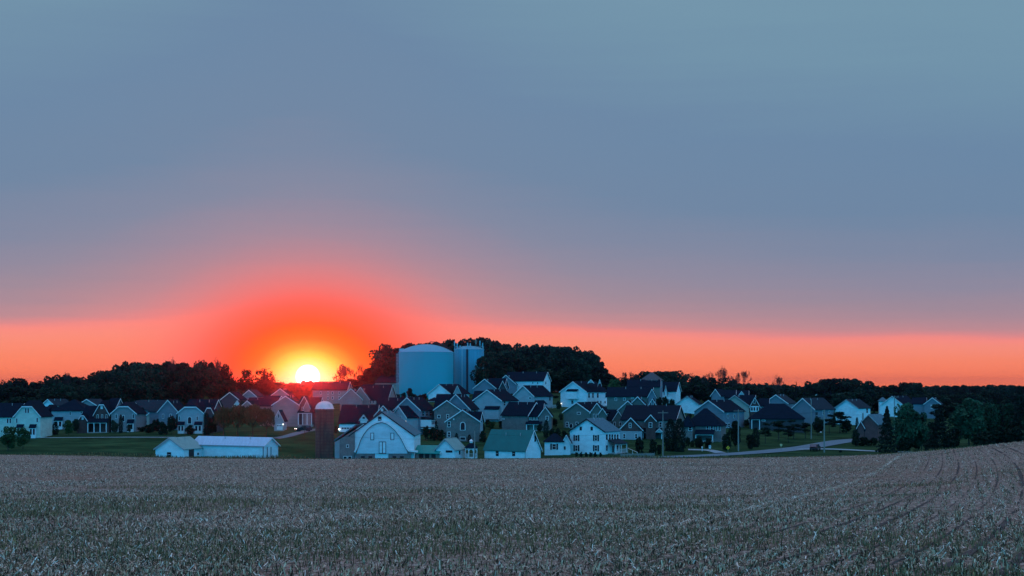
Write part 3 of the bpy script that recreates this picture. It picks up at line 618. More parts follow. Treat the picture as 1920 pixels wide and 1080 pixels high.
# ============================================================ houses under the setting sun
h = House('house', 'dark gabled house behind the olive willows left of the sun, white rakes', 433, 775)
v = h.vol(415, 448, 462, 749, 736, wall='dark', th=20); v2 = h.vol(437, 453, 455, 762, 751, wall='white', L=5, dy=-2)
h = House('house', 'small slate house with a single gable peak behind the willow tops', 468, 768)
v = h.vol(454, 481, 494, 743, 731.5, wall='slate', th=20, roof='roofm')
h = House('house', 'low house with a long dark roof showing above the right-hand willows', 480, 786)
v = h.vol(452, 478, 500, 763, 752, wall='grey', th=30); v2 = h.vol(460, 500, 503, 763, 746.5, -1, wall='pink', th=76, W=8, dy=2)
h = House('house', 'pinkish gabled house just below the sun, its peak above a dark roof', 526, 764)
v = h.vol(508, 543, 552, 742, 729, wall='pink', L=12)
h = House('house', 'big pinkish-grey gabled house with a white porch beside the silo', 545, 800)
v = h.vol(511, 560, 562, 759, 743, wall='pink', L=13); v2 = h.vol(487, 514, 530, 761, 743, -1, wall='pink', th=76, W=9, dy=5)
v3 = h.vol(560, 596, 602, 772, 746, -1, wall='redbrick', th=84, W=8, dy=.5); v4 = h.vol(563, 578.5, 579, 757, 743.5, wall='redbrick', L=5, dy=-.6); v5 = h.vol(570.5, 580.5, 581, 762, 751, wall='pink', L=3, dy=-1.3)
for x in (566, 574): win(v4, 'g', x, 763, x + 4, 770)
porch(v3, 's', 562, 588, 774, 797, 2.2, 4)
h = House('house', 'small white garage-fronted house tucked against the pinkish gabled house', 523, 808)
v = h.vol(514, 531, 534, 787, 770, wall='pale', L=6); win(v, 'g', 521, 776, 524.5, 784); win(v, 'g', 519, 795, 530, 806, 'garage'); lamp(v, 'g', 531, 795.5, .14)
h = House('house', 'large pink-lit house with two rows of windows on the brow right of the sun', 615, 758)
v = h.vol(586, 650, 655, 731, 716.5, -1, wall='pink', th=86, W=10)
for x in (600, 613.5, 622, 634.5): 
    win(v, 's', x, 734, x + 3.2, 739.5)
    if x > 605: win(v, 's', x, 743, x + 3.2, 749)
h = House('house', 'lilac-grey house with stepped rakes and a long dark roof above the barn', 680, 768)
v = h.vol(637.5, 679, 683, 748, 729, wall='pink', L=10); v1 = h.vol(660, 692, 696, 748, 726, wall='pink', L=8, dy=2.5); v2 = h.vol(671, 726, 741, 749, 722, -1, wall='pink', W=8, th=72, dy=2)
for x in np.arange(682, 722, 5.6): win(v2, 's', x, 750.5, x + 3.6, 757)
h = House('house', 'brown-grey house with dark roof standing left of the big blue tank', 735, 740)
v = h.vol(703, 745.5, 769.5, 718, 703, -1, wall='tan', L=9); win(v, 'g', 759, 714, 761, 720)
h = House('house', 'low grey house with flat hip roof at the foot of the big blue tank', 787, 738, cat='building')
v = h.vol(769, 802, 805, 734, 727, kind='hip', wall='grey', roof='roofm', L=9)
h = House('house', 'house with a wide dark roof and round-vent brick gable behind the white barn', 690, 812)
v = h.vol(636, 702, 706, 793, 760, -1, wall='white', th=85, W=11); v2 = h.vol(703, 734, 737, 778, 761, wall='brick', L=11, dy=-1); v3 = h.vol(703, 752, 755, 775, 746.5, -1, wall='brick', th=80, W=9, dy=5)
win(v2, 'g', 714, 766, 718.5, 771, 'vent'); v4 = h.vol(675.5, 688, 689, 786, 778, wall='trim', L=4, dy=0); win(v4, 'g', 679, 781, 685, 786); lamp(v, 's', 636, 805, .2)
win(v, 's', 640, 800, 660, 810, 'garage')
h = House('house', 'pale blue-grey house with a sunroom and white raised deck right of the barn', 775, 815)
v = h.vol(740, 788, 815, 768.5, 745.8, wall='slate', L=9); v2 = h.vol(735, 763, 790, 782, 762, wall='pale', th=42, dy=-3)
for x in (792, 799, 806): win(v, 's', x, 771.5, x + 2.6, 779, 'dark')
for x in (796.5, 806): win(v, 's', x, 788, x + 2.6, 795)
win(v2, 'g', 744.5, 780, 746.5, 789); win(v2, 'g', 751, 780, 753, 789)
bump(v, 's', 788.5, 787, 796, 800, 3.4, 'trim', yroof=782, windows=3, name='sunroom'); deck(v, 's', 789, 814, 801.5, 3.6); lamp(v2, 'g', 761.5, 790, .1)
h = House('house', 'white two-storey house with a dark roof right in front of the big blue tank', 856, 736)
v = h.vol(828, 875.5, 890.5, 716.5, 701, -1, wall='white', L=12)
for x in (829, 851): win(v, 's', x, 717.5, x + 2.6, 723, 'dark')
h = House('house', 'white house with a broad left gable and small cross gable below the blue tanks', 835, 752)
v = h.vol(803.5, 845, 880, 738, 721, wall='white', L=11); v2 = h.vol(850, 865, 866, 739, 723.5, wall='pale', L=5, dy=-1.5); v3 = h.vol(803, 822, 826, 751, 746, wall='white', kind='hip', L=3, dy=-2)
h = House('house', 'grey-green gabled house with a doubled dark roof at the foot of the tank trees', 908, 748)
v = h.vol(888, 929, 932, 727.5, 711, wall='slate', L=10, roof='roofm'); v2 = h.vol(914, 944, 945, 727, 710, -1, wall='slate', th=78, W=8, dy=2); v3 = h.vol(936, 949, 950, 728, 714.5, wall='dark', L=4, dy=-1)
h = House('house', 'blue-grey house with a very long dark roof ending in a white gable on the hilltop', 985, 742)
v = h.vol(930, 967, 970, 720, 703.5, wall='slate', L=11); v2 = h.vol(946, 1018.5, 1032, 714, 698, -1, wall='white', th=74, dy=4)
win(v2, 's', 998, 716, 1000, 720); win(v2, 's', 1007, 716, 1009.5, 720); win(v2, 'g', 1022, 715, 1024, 721)
h = House('house', 'pale grey gabled house with an angled dark roof under the long hilltop roof', 995, 770)
v = h.vol(962, 1001.5, 1036.5, 742.5, 723.5, wall='pale', L=11); win(v, 'g', 992, 744, 996, 749); win(v, 's', 1030, 743.5, 1032, 751, 'dark'); bump(v, 's', 1003, 758, 1019, 768, 1.4, 'pale', yroof=751)
deck(v, 's', 1027, 1037, 765, 2)
h = House('house', 'pale tan gabled house with a projecting box bay, centre of the second row', 930, 791)
v = h.vol(888, 940.5, 970.5, 751, 731.3, wall='pale', L=11); bump(v, 'g', 911, 768, 937, 786, .9, 'pale', yroof=762); win(v, 's', 944.8, 753, 947, 760, 'dark'); win(v, 's', 955, 753, 957, 760, 'dark'); win(v, 's', 940.8 + 1, 770, 944, 776)
v2 = h.vol(886, 903, 905, 752, 734, -1, wall='pale', th=78, W=8, dy=4)
h = House('house', 'dark grey house with two stepped front gables left of the small garage', 855, 815)
v = h.vol(814, 862, 866, 768, 751, wall='greybrick', L=11); v2 = h.vol(829, 881, 897, 767, 739.7, wall='slate', L=11, dy=2.5); v3 = h.vol(815, 846, 849, 766, 740, -1, wall='grey', th=80, W=8, dy=5)
win(v, 'g', 837, 776.5, 842, 786); win(v, 'g', 820, 778, 826, 784); win(v2, 's', 888, 768, 892, 773)
h = House('house', 'grey brick house with a tall arched window in its plain gable above the gazebo', 868, 828)
v = h.vol(836, 899, 905, 790, 769, wall='greybrick', L=10); v2 = h.vol(864, 899, 905.5, 788, 773, -1, wall='pale', th=70, dy=1.2)
for r_ in ((839, 790, 845, 801), (839, 809.5, 845, 820), (862.3, 819, 873, 825.5)): win(v, 'g', *r_)
win(v, 'g', 862.6, 791, 872.8, 807, 'arch'); win(v, 'g', 849.5, 784.5, 852, 787.5, 'vent'); win(v, 's', 901, 790, 903.5, 799)
h = House('house', 'brick-sided house with broad dark roof and small porch above the green-roofed shed', 975, 808)
v = h.vol(941, 989, 1018, 778.5, 755, -1, wall='greybrick', th=60, kind='gable', roof='roof'); v2 = h.vol(1011, 1034, 1036, 779, 763.5, wall='greybrick', L=8, dy=-.5)
v3 = h.vol(986, 1015, 1018, 780, 757, -1, wall='tan', th=82, W=8, dy=.4)
for x in (990, 996.5, 1003, 1007.5): win(v3, 's', x, 780, x + 3.4, 788)
win(v2, 'g', 1023, 780, 1029, 788); porch(v3, 's', 988, 1016, 795, 807, 2, 3); win(v, 's', 942.5, 784, 946, 787)
# ============================================================ right of centre
h = House('house', 'white two-storey house with a hanging box bay below the hilltop woods', 1080, 765)
v = h.vol(1051, 1100, 1139.5, 734.5, 716, wall='white', L=13); bump(v, 'g', 1065, 734, 1084, 748, 1.0, 'white', yroof=730, name='box_bay'); win(v, 'g', 1071.5, 751, 1075, 757, 'dark')
for x in (1103, 1110.5, 1119.5, 1135): win(v, 's', x, 737, x + 2.6, 745.5, 'dark')
for x in (1119.5, 1125, 1133): win(v, 's', x, 751, x + 2.6, 757)
deck(v, 's', 1133, 1145, 760, 2.5, posts=2); lamp(v, 'g', 1052.5, 757, .14)
v2 = h.vol(1104, 1112, 1112.5, 716.5, 712, wall='trim', L=2, dy=3, base=717.5, wname='dormer'); v3 = h.vol(1122.5, 1126.5, 1127, 718, 711.5, wall='white', L=2, dy=5, base=719, wname='dormer')
h = House('house', 'grey-green house with white trim and cross gables behind the white farmhouse', 1090, 805)
v = h.vol(1057, 1107, 1143, 773, 755, wall='green', L=12); v2 = h.vol(1107.5, 1131, 1132, 772, 756, wall='green', L=6, dy=-.5); v3 = h.vol(1123, 1136, 1137, 775, 766, wall='green', L=3, dy=-2)
win(v, 'g', 1082, 772.5, 1089, 777); win(v, 'g', 1061, 791, 1066, 801); win(v, 'g', 1067.5, 794, 1074.5, 803, 'arch'); win(v, 'g', 1079.5, 791, 1084.5, 797)
for x in (1112, 1118): win(v2, 'g', x, 776, x + 4, 784)
win(v, 's', 1134, 775, 1141, 782)
h = House('house', 'dark green house with a wide dark roof and dormer windows near the hilltop', 1180, 772)
v = h.vol(1138, 1221, 1232, 743, 727, -1, wall='green', th=80, W=9)
win(v, 's', 1152.5, 745.5, 1157, 751.5); win(v, 's', 1168.5, 745.5, 1173, 751.5); win(v, 's', 1183, 745, 1188, 747.5)
v2 = h.vol(1216, 1229, 1230, 742, 730, wall='slate', L=3, dy=-2); v3 = h.vol(1218, 1229, 1232, 757, 748, wall='slate', L=5, dy=-5)
win(v3, 'g', 1218.5, 753, 1222, 761); win(v3, 'g', 1225.5, 753, 1229, 761)
h = House('house', 'slate-green house with two overlapping front gables above the brick house', 1185, 800)
v = h.vol(1159, 1195.5, 1199, 768.5, 752, wall='green', L=10); v2 = h.vol(1176, 1215, 1218, 764, 744, wall='green', L=11, dy=3); v3 = h.vol(1150, 1169, 1170, 786, 771, wall='green', L=5, dy=-2); v4 = h.vol(1140, 1160, 1162, 787, 769, -1, wall='grey', th=80, W=7)
for x in (1150, 1161): win(v3, 'g', x, 791, x + 4.5, 799)
h = House('house', 'dark brick house with a large white-trimmed triangular gable and front porch', 1205, 824)
v2 = h.vol(1165, 1266, 1283, 788, 761, -1, wall='greybrick', th=78, dy=3); v = h.vol(1161.5, 1204, 1206, 805.5, 783.6, wall='brick', L=7, dy=-1); 
lo = MB(); a, b, zt, zb = rect(v, 'g', 1162, 808.5, 1204, 824.5, .1); lo.slab([Vector((a.x, a.y, zb)), Vector((b.x, b.y, zb)), Vector((b.x, b.y, zt)), Vector((a.x, a.y, zt))], -v.d * .1).build('lower_wall', 'pale', h.root)
win(v, 'g', 1179, 793, 1184, 802.5); 
for x in (1167.8, 1190): 
    v.C = v.C - v.d * .22; win(v, 'g', x, 813, x + 5.5, 822.5); v.C = v.C + v.d * .22
v3 = h.vol(1211, 1229, 1230, 788, 778, wall='brick', L=5, dy=.5); win(v3, 'g', 1216.3, 792, 1223, 802, 'plain')
win(v2, 's', 1235.5, 791, 1241.5, 801.5); win(v2, 's', 1250, 791, 1255.5, 801.5); porch(v2, 's', 1207, 1243, 810, 824, 2.0, 3); v4 = h.vol(1229.5, 1243, 1243.5, 810, 804, wall='trim', L=2, dy=1.2, base=811, wname='porch_gable')
h = House('house', 'hilltop house with a pale hip roof peak above a long dark roof', 1215, 757)
v = h.vol(1177, 1237, 1241.5, 725, 712.5, -1, wall='green', th=84, W=8); v2 = h.vol(1202, 1232, 1236, 712.5, 699, -1, kind='hip', wall='slate', roof='roofg', th=70, W=8, dy=3)
h = House('house', 'small white house with sharp narrow gables beside the hilltop hip-roofed house', 1262, 757)
v = h.vol(1241, 1267.5, 1276, 733, 717, -1, wall='white', th=70); v2 = h.vol(1246, 1250.5, 1251, 733, 723, wall='white', L=3, dy=-1.5); win(v, 's', 1246, 737, 1249, 744, 'dark'); deck(v, 's', 1243, 1257, 748, 2)
h = House('house', 'bright white windowless gable behind two conifers right of centre', 1290, 775)
v = h.vol(1268, 1309, 1316, 757.5, 743, wall='white', L=11, trim='gutter')
h = House('house', 'tiny house with a slate front gable among roofs below the right-hand woods', 1345, 776)
v = h.vol(1334, 1350, 1362, 741, 730, wall='slate', th=30); v2 = h.vol(1345, 1378, 1380, 745, 732, -1, wall='dark', th=80, W=8, dy=3)
h = House('house', 'small house showing only a white triangle gable below the tallest bare tree', 1390, 776)
v = h.vol(1385.5, 1395.5, 1397, 741, 734, wall='white', L=4); v2 = h.vol(1372, 1402, 1404, 745, 733, -1, wall='dark', th=80, W=8, dy=2.5)
h = House('house', 'slate-blue gabled house with a plain broad gable left of the tall roadside pole', 1350, 803)
v = h.vol(1302, 1357, 1395.5, 771.5, 751, wall='slate', L=12)
for r_ in ((1363, 776, 1366, 784), (1375, 776, 1378, 784), (1356 + 2.5, 793, 1362, 802), (1364.5, 793, 1368.5, 802)): win(v, 's', *r_)
h = House('house', 'long pale-walled house with a triple-window front gable behind the roadside pole', 1385, 792)
v = h.vol(1350, 1405, 1410, 761, 741.5, wall='tan', L=12, trim='gutter'); v2 = h.vol(1376, 1412, 1416, 760, 741.5, -1, wall='tan', th=75, W=9, dy=4); v3 = h.vol(1407, 1424, 1425, 761, 745.5, wall='brick', L=5, dy=-1)
win(v3, 'g', 1413, 750, 1416.5, 757); a, b, zt, zb = rect(v3, 'g', 1407, 761.5, 1423, 772); MB().slab([Vector((a.x, a.y, zb)), Vector((b.x, b.y, zb)), Vector((b.x, b.y, zt)), Vector((a.x, a.y, zt))], -v3.d * .1).build('lower_wall', 'white', h.root)
v3.C = v3.C - v3.d * .12
for x in (1408.5, 1413, 1418.5): win(v3, 'g', x, 763.5, x + 2.8, 770, 'dark')
v4 = h.vol(1424, 1440, 1443, 761, 748, -1, wall='slate', th=78, W=7, dy=2)
for x in (1428, 1434.5): win(v4, 's', x, 762.5, x + 3, 768.5)
h = House('house', 'low grey house with a dark hip roof beside the paired conifers', 1315, 828)
v = h.vol(1284, 1352, 1356, 797.5, 767, -1, wall='greybrick', kind='hip', th=75, W=11, dy=.5); v2 = h.vol(1277, 1298, 1302, 797, 780, wall='greybrick', kind='hip', L=5, dy=-.8)
for r_ in ((1324, 798.5, 1329.5, 809.5), (1332, 798.5, 1337.5, 809.5), (1342, 798.5, 1345.5, 808), (1347.5, 798.5, 1351, 808)): win(v, 's', *r_)
win(v2, 'g', 1290.5, 799.5, 1298, 808); porch(v, 's', 1306, 1339, 814, 827, 2.4, 2)
h = House('house', 'slate house with a white-edged gable left of the broad dark hip roof', 1455, 788)
v = h.vol(1433, 1477, 1492, 756, 740.5, wall='slate', L=11, roof='roofm'); win(v, 'g', 1443, 757, 1447, 763, 'dark')
h = House('house', 'dark house with a very broad hip roof behind the spreading roadside trees', 1450, 808)
v = h.vol(1405, 1508, 1512, 784.5, 758, -1, wall='dark', kind='hip', th=80, W=12); porch(v, 's', 1409, 1425, 786, 806, 1.5, 2); win(v, 's', 1428, 787, 1435, 790)
h = House('house', 'slate gabled house with an angled side roof right of the broad hip roof', 1530, 796)
v = h.vol(1484, 1528, 1564.5, 767.5, 747, wall='slate', L=12, roof='roofm'); win(v, 's', 1542, 770, 1545, 778); win(v, 's', 1553, 770, 1556, 776); win(v, 's', 1527 + 2, 773, 1533, 785, 'dark')
h = House('house', 'blue-grey house with its gable turned right, behind the slate and white houses', 1562, 768)
v = h.vol(1528, 1560.5, 1583.5, 752, 738.5, -1, wall='slate', L=14); v2 = h.vol(1526, 1536, 1537, 745, 739.5, wall='trim', L=3, dy=-1); 
for x in (1553, 1556.5): win(v, 's', x, 753.5, x + 2, 759)
h = House('house', 'bright white gabled house with a stepped lower wall left of the brick house', 1600, 797)
v = h.vol(1566, 1609, 1632, 765, 749.5, wall='white', L=10, trim='gutter', roof='roofm'); win(v, 's', 1624.5, 766.5, 1627, 774, 'dark')
h = House('house', 'small dark red brick house with a pale roof behind the tall roadside conifer', 1630, 826)
v = h.vol(1612, 1646, 1668, 795, 778, wall='redbrick', roof='roofl', L=10, trim='gutter'); v2 = h.vol(1608, 1620, 1622, 800, 790, wall='redbrick', L=4, dy=2)
win(v, 'g', 1618, 800, 1623, 809, 'dark')
h = House('house', 'white gabled house rising behind the big green trees on the right', 1673, 782)
v = h.vol(1651, 1696, 1722, 760.5, 743, wall='white', L=12); v2 = h.vol(1649, 1663, 1665, 752, 746, -1, wall='white', kind='hip', roof='roofl', th=80, W=6, dy=6)
h = House('house', 'slate-blue gabled house, the farthest right among the trees', 1748, 785)
v = h.vol(1733, 1763.5, 1767, 757.5, 746, wall='slate', L=11, roof='roofm'); v2 = h.vol(1712, 1736, 1745, 757, 746, -1, wall='slate', th=75, W=8, dy=3); win(v, 'g', 1745, 759, 1751, 766, 'vent')
# ============================================================ the farm
FG = 'farm buildings along the field edge'
h = House('farmhouse', 'white farmhouse with black shutters and a side porch at the field edge', 1110, 852.5, FG)
v = h.vol(1068.5, 1133.5, 1162, 809, 786, wall='white', roof='roofl', L=9, trim='shutter')
win(v, 'g', 1087, 800, 1091, 807, 'dark'); win(v, 'g', 1107.5, 800, 1111.5, 807, 'dark')
for x in (1078.3, 1115): win(v, 'g', x, 815.5, x + 5.2, 827, 'shut'); win(v, 'g', x, 834.5, x + 5.2, 846, 'shut')
for x in (1136.3, 1141.8, 1146.5, 1151.6, 1156.6): win(v, 's', x, 814.5, x + 2.8, 824.5, 'dark')
for x in (1136.3, 1156): win(v, 's', x, 835, x + 2.8, 845, 'dark')
win(v, 's', 1147, 835, 1151, 849, 'door'); porch(v, 's', 1140, 1161, 832, 850, 2.2, 3, 'roofm', True)
v2 = h.vol(1021, 1055.5, 1058, 827.5, 814, -1, wall='white', W=6, th=84, kind='hip'); win(v2, 's', 1035, 832, 1043, 843, 'shut')
v3 = h.vol(1055, 1069, 1071, 828, 816, wall='white', L=5, dy=.3); win(v3, 'g', 1056.5, 836, 1061.5, 844)
h = House('barn', 'white barn with a rainbow-arched front and grey stone wing beside the silo', 715, 860, FG, cat='barn')
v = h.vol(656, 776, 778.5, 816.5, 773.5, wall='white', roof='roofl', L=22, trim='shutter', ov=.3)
# left lean-to of stone whose roof carries on the barn's left slope
dd = -v.d
A_ = lambda x, y, off=0: face_pt(v, x, y, 'g', off)
MB().slab([A_(637, 864), A_(665.5, 864), A_(665.5, 806), A_(637, 823.5)], v.d * 14 + Vector((0, 0, 0))).build('stone_wing', 'stone', h.root).location = dd * .35
MB().slab([A_(627.5, 864), A_(637, 864), A_(637, 823.5), A_(627.5, 829)], v.d * 10).build('lean_to', 'pale', h.root)
q = MB(); p0, p1 = A_(626, 827.5, .6), A_(667, 798.8, .6); q.slab([p0, p1, p1 + Vector((0, 0, .35)), p0 + Vector((0, 0, .35))], v.d * 16).build('wing_roof', 'roofl', h.root)
# the arched lower front (a second, round-topped gable standing before the main one)
arc = [(669, 849), (671.5, 837), (675.5, 825), (681, 815), (688.5, 805), (697.5, 797.5), (706, 793.5), (715.5, 791.5), (724, 794), (733, 800), (741.5, 808), (750, 819), (756.5, 831), (761, 841), (764, 848.5)]
pts = [A_(x, y, .9) for x, y in arc] + [A_(764, 850.5, .9), A_(669, 850.5, .9)]
fr = MB().slab(pts, v.d * .8).build('arched_front', 'offwhite', h.root)
q = MB(); oa = [A_(x, y, 1.25) for x, y in arc]; 
oc = A_(716, 846, 1.25); flo = A_(667, 848.5, 1.25); fhi = A_(783, 848.6, 1.25)
outl = [A_(666.5, 848.6, 1.25)] + oa[1:-1] + [A_(765.5, 846.5, 1.25), A_(774, 848, 1.25), fhi]
for i in range(len(outl) - 1):
    a0, a1 = outl[i], outl[i + 1]; dirn = (a1 - a0); nn_ = Vector((-dirn.z * v.g.x * -1, 0, 0)); 
    up_ = Vector((-(a1.z - a0.z), 0, (a1.x - a0.x))).normalized() * .42
    q.slab([a0, a1, a1 + up_, a0 + up_], v.d * 1.2)
q.build('arch_roof_edge', 'trim', fr)
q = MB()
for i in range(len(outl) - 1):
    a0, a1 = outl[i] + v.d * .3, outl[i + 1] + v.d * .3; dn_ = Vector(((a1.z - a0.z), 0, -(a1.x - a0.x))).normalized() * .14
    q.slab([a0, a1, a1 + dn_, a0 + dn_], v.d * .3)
q.build('arch_shade_strip', 'shutter', fr)  # dark strip added to stand for the shade line under the arch edge
q = MB(); 
for (xa, xb) in ((667, 702), (729, 770)): a0, a1 = A_(xa, 850.5, .8), A_(xb, 850.5, .8); q.slab([a0, a1, a1 - Vector((0, 0, 3)), a0 - Vector((0, 0, 3))], v.d * .7)
q.build('foundation', 'stone', h.root)
q = MB(); a0, a1 = A_(703, 851, .75), A_(728, 851, .75); q.slab([a0, a1, a1 - Vector((0, 0, 3)), a0 - Vector((0, 0, 3))], v.d * .6).build('foundation_panel', 'white', h.root)
C0 = v.C.copy(); v.C = C0 - v.d * .9
hx = []
for (a, b, c, d_) in ((695.3, 812.5, 700.5, 824), (733, 812.5, 738.3, 824), (711.3, 829, 717, 849.5), (717.3, 829, 723, 849.5)): win(v, 'g', a, b, c, d_, 'hatch')
for x in (677, 691, 736, 750): win(v, 'g', x, 855, x + 7, 859, 'opening')
v.C = C0 + v.d * .0; win(v, 'g', 708.8, 781, 715.3, 792, 'dark')
v.C = C0 - v.d * .35; win(v, 'g', 649.3, 833.5, 654.3, 839.5); win(v, 'g', 643.5, 855, 651, 860.5); win(v, 'g', 652, 855, 659.5, 860.5); v.C = C0
# silo
Y = 352; c = at(608.5, 862, Y); c.z = g1(c.x, c.y) - .5
s_ = empty('silo', (c.x, c.y, c.z), 'brown ringed concrete silo with a pale domed cap left of the barn', 'silo', FG); r = 17.2 / F * Y; zt = (HY - 766) / F * Y - c.z
MB().lathe(c, [(r, 0), (r, zt)], 40).build('shaft', 'silo', s_, smooth=True)
q = MB()
for k in range(15):
    z = .7 + k * (zt - 1) / 14.5; q.lathe(c + Vector((0, 0, z)), [(r, -.07), (r + .06, -.06), (r + .06, .06), (r, .07)], 40)
q.build('hoop', 'hoop', s_)
q = MB()
for sg in (-.35, .05): 
    for k in range(1): q.tube(c + Vector((r * math.sin(sg), -r * math.cos(sg) - .12, 0)), c + Vector((r * math.sin(sg), -r * math.cos(sg) - .12, zt)), .07)
q.build('ladder_rail', 'hoop', s_)
MB().lathe(c + Vector((0, 0, zt)), [(r + .12, -.1), (r + .12, .02)] + [(r * math.cos(a), r * .82 * math.sin(a)) for a in np.linspace(.02, 1.55, 9)], 40).build('dome', 'dome', s_, smooth=True)
q = MB(); p = c + Vector((r * .55, -r * .55, zt + r * .35)); q.box(p, (.35, 0, 0), (0, .4, 0), (0, 0, .3)).build('dome_hatch', 'dome', s_)
# white shed group on the left
h = House('shed', 'small white shed with sage metal roof, dark doorway and square window at the field edge', 335, 860, FG, cat='shed')
v = h.vol(291.5, 344.5, 381, 842, 822, wall='white', roof='roofsage', L=9.5, trim='gutter'); win(v, 'g', 313.3, 848, 320.8, 857, 'dark'); win(v, 's', 354, 842.5, 363.5, 859, 'opening'); win(v, 's', 369, 848, 373, 854)
win(v, 's', 356, 846, 361.5, 853, 'vent')
q = MB(); e_ = -v.g
pa, pb = face_pt(v, 345.5, 857, 's', 1.3), face_pt(v, 373, 857, 's', 1.3)
for z in (0, -.45): q.tube(pa + Vector((0, 0, z)), pb + Vector((0, 0, z)), .05)
for k in range(5): p = pa.lerp(pb, k / 4); q.tube(p, p - Vector((0, 0, 1)), .06)
q.build('rail', 'wood', h.root)
h = House('shed', 'long low white metal shed with a pale roof behind the small sage-roofed shed', 440, 860.5, FG, cat='shed')
v = h.vol(360, 494.5, 521.5, 836, 821.5, -1, wall='white', roof='roofmetal', th=62, trim='trim'); 
for x in (500.5, 507.5): 
    a, b, zt, zb = rect(v, 'g', x, 838, x + .7, 860); MB().slab([Vector((a.x, a.y, zb)), Vector((b.x, b.y, zb)), Vector((b.x, b.y, zt)), Vector((a.x, a.y, zt))], -v.d * .1).build('door_track', 'shutter', h.root)
a, b, zt, zb = rect(v, 's', 360, 835, 494, 836); MB().slab([Vector((a.x, a.y, zb)), Vector((b.x, b.y, zb)), Vector((b.x, b.y, zt)), Vector((a.x, a.y, zt))], -v.g * .42).build('eave_trim', 'gutter', h.root)
a, b, zt, zb = rect(v, 's', 493.2, 836, 494.2, 861); MB().slab([Vector((a.x, a.y, zb)), Vector((b.x, b.y, zb)), Vector((b.x, b.y, zt)), Vector((a.x, a.y, zt))], -v.g * .08).build('downspout', 'shutter', h.root)
h = House('shed', 'white shed with a big deep-green metal roof left of the farmhouse', 975, 862, FG, Y=349, cat='shed')
v = h.vol(908.5, 985.5, 1013.7, 844, 808, -1, wall='white', roof='roofgreen', th=52, trim='trim', ov=.3)
win(v, 's', 930, 845.5, 935, 855, 'dark'); win(v, 's', 960.5, 845.5, 965.8, 855, 'dark'); win(v, 'g', 1002, 815.5, 1004.8, 828, 'dark')
a, b, zt, zb = rect(v, 's', 984.6, 846, 985.4, 862); MB().slab([Vector((a.x, a.y, zb)), Vector((b.x, b.y, zb)), Vector((b.x, b.y, zt)), Vector((a.x, a.y, zt))], -v.g * .08).build('downspout', 'gutter', h.root)
h = House('garage', 'little white garage with a sage roof between barn and gazebo', 850, 861, FG, Y=352, cat='garage')
v = h.vol(817.5, 852.5, 872, 842.5, 823.5, wall='white', roof='roofsage', L=6.5, trim='gutter'); win(v, 'g', 836, 844.5, 848, 848.5, 'dark'); win(v, 's', 860.5, 845, 863, 852, 'dark')
h = House('shed', 'low open-fronted shed with a bright teal roof against the barn', 805, 861, FG, Y=353, cat='shed')
v = h.vol(779, 823, 833.5, 849.5, 836.5, -1, wall='wood', roof='roofteal', th=72, W=4.5, trim='trim')
for x in (786, 797, 809): win(v, 's', x, 851, x + 8, 860, 'opening')
for x in (824.5, 829): win(v, 'g', x, 851, x + 3.5, 860, 'opening')
# water tanks
def tank(name, label, px, w_px, ysh, yap, ybase, Y, wall, roofm, n=72):
    c = at(px, ybase, Y); c.z = g1(c.x, c.y) - 2; r = w_px / 2 / F * Y; zs = (HY - ysh) / F * Y - c.z; za = (HY - yap) / F * Y - c.z
    t = empty(name, tuple(c), label, 'water tank', 'blue water tanks on the hilltop')
    MB().lathe(c, [(r, 0), (r, zs)], n).build('shell', wall, t, smooth=True)
    pr_ = [(r + .12, zs - .12), (r + .12, zs + .06)] + [(r * math.sin(a) / math.sin(.62), zs + (za - zs) * (math.cos(a) - math.cos(.62)) / (1 - math.cos(.62))) for a in np.linspace(.62, .01, 12)]
    MB().lathe(c, pr_, n).build('domed_roof', roofm, t, smooth=True)
    q = MB()
    for k in range(2): q.lathe(c + Vector((0, 0, zs - .1 - k * 8)), [(r, -.08), (r + .06, -.06), (r + .06, .06), (r, .08)], n)
    q.build('weld_ring', wall, t); return t, c, r, zs, za
t, c, r, zs, za = tank('water_tank', 'huge blue round water tank with a shallow dome on the hilltop', 799, 103, 660.5, 645.5, 736, 560, 'tank', 'tankroof')
q = MB(); x0 = c.x - r - .35
q.tube((x0, c.y, c.z), (x0, c.y, c.z + zs - .5), .14); q.tube((x0 - .5, c.y, c.z), (x0 - .5, c.y, c.z + zs - .5), .09)
for z in np.arange(1, zs, 1.2): q.tube((x0 - .5, c.y, c.z + z), (x0 + .3, c.y, c.z + z), .04)
q.build('ladder', 'tanktrim', t); MB().box((c.x - r + 1.2, c.y - .5, c.z + zs + .7), (.9, 0, 0), (0, .9, 0), (0, 0, .7)).build('roof_hatch', 'tanktrim', t)
q = MB()
for a in np.linspace(math.pi * 1.5, math.pi * 1.98, 26):   # guard rail sweeping down the dome's right edge
    fr_ = (a - math.pi * 1.5) / (math.pi * .48); rr = r * (.15 + .83 * fr_); zz = zs + (za - zs) * (1 - fr_ ** 2)
    p = Vector((c.x + rr * math.cos(-.35), c.y + rr * math.sin(-.35), c.z + zz))
    q.tube(p, p + Vector((0, 0, 1.1)), .05)
    if fr_ > 0: q.tube(pp + Vector((0, 0, 1.05)), p + Vector((0, 0, 1.05)), .06)
    pp = p
q.build('guard_rail', 'darkmetal', t)
t, c, r, zs, za = tank('water_tank', 'slimmer pale blue tank with antennas on its rim right of the huge tank', 879.5, 56, 655.5, 648.5, 736, 575, 'tanksilver', 'tankroof')
q = MB()
for px, rr in ((876, .38),):
    X0 = (px - 960) / F * (575 - r); q.box((X0, c.y - r * .985 - .02, c.z + zs / 2), (rr, 0, 0), (0, .35, 0), (0, 0, zs / 2)).build('dark_pipe', 'darkmetal', t)
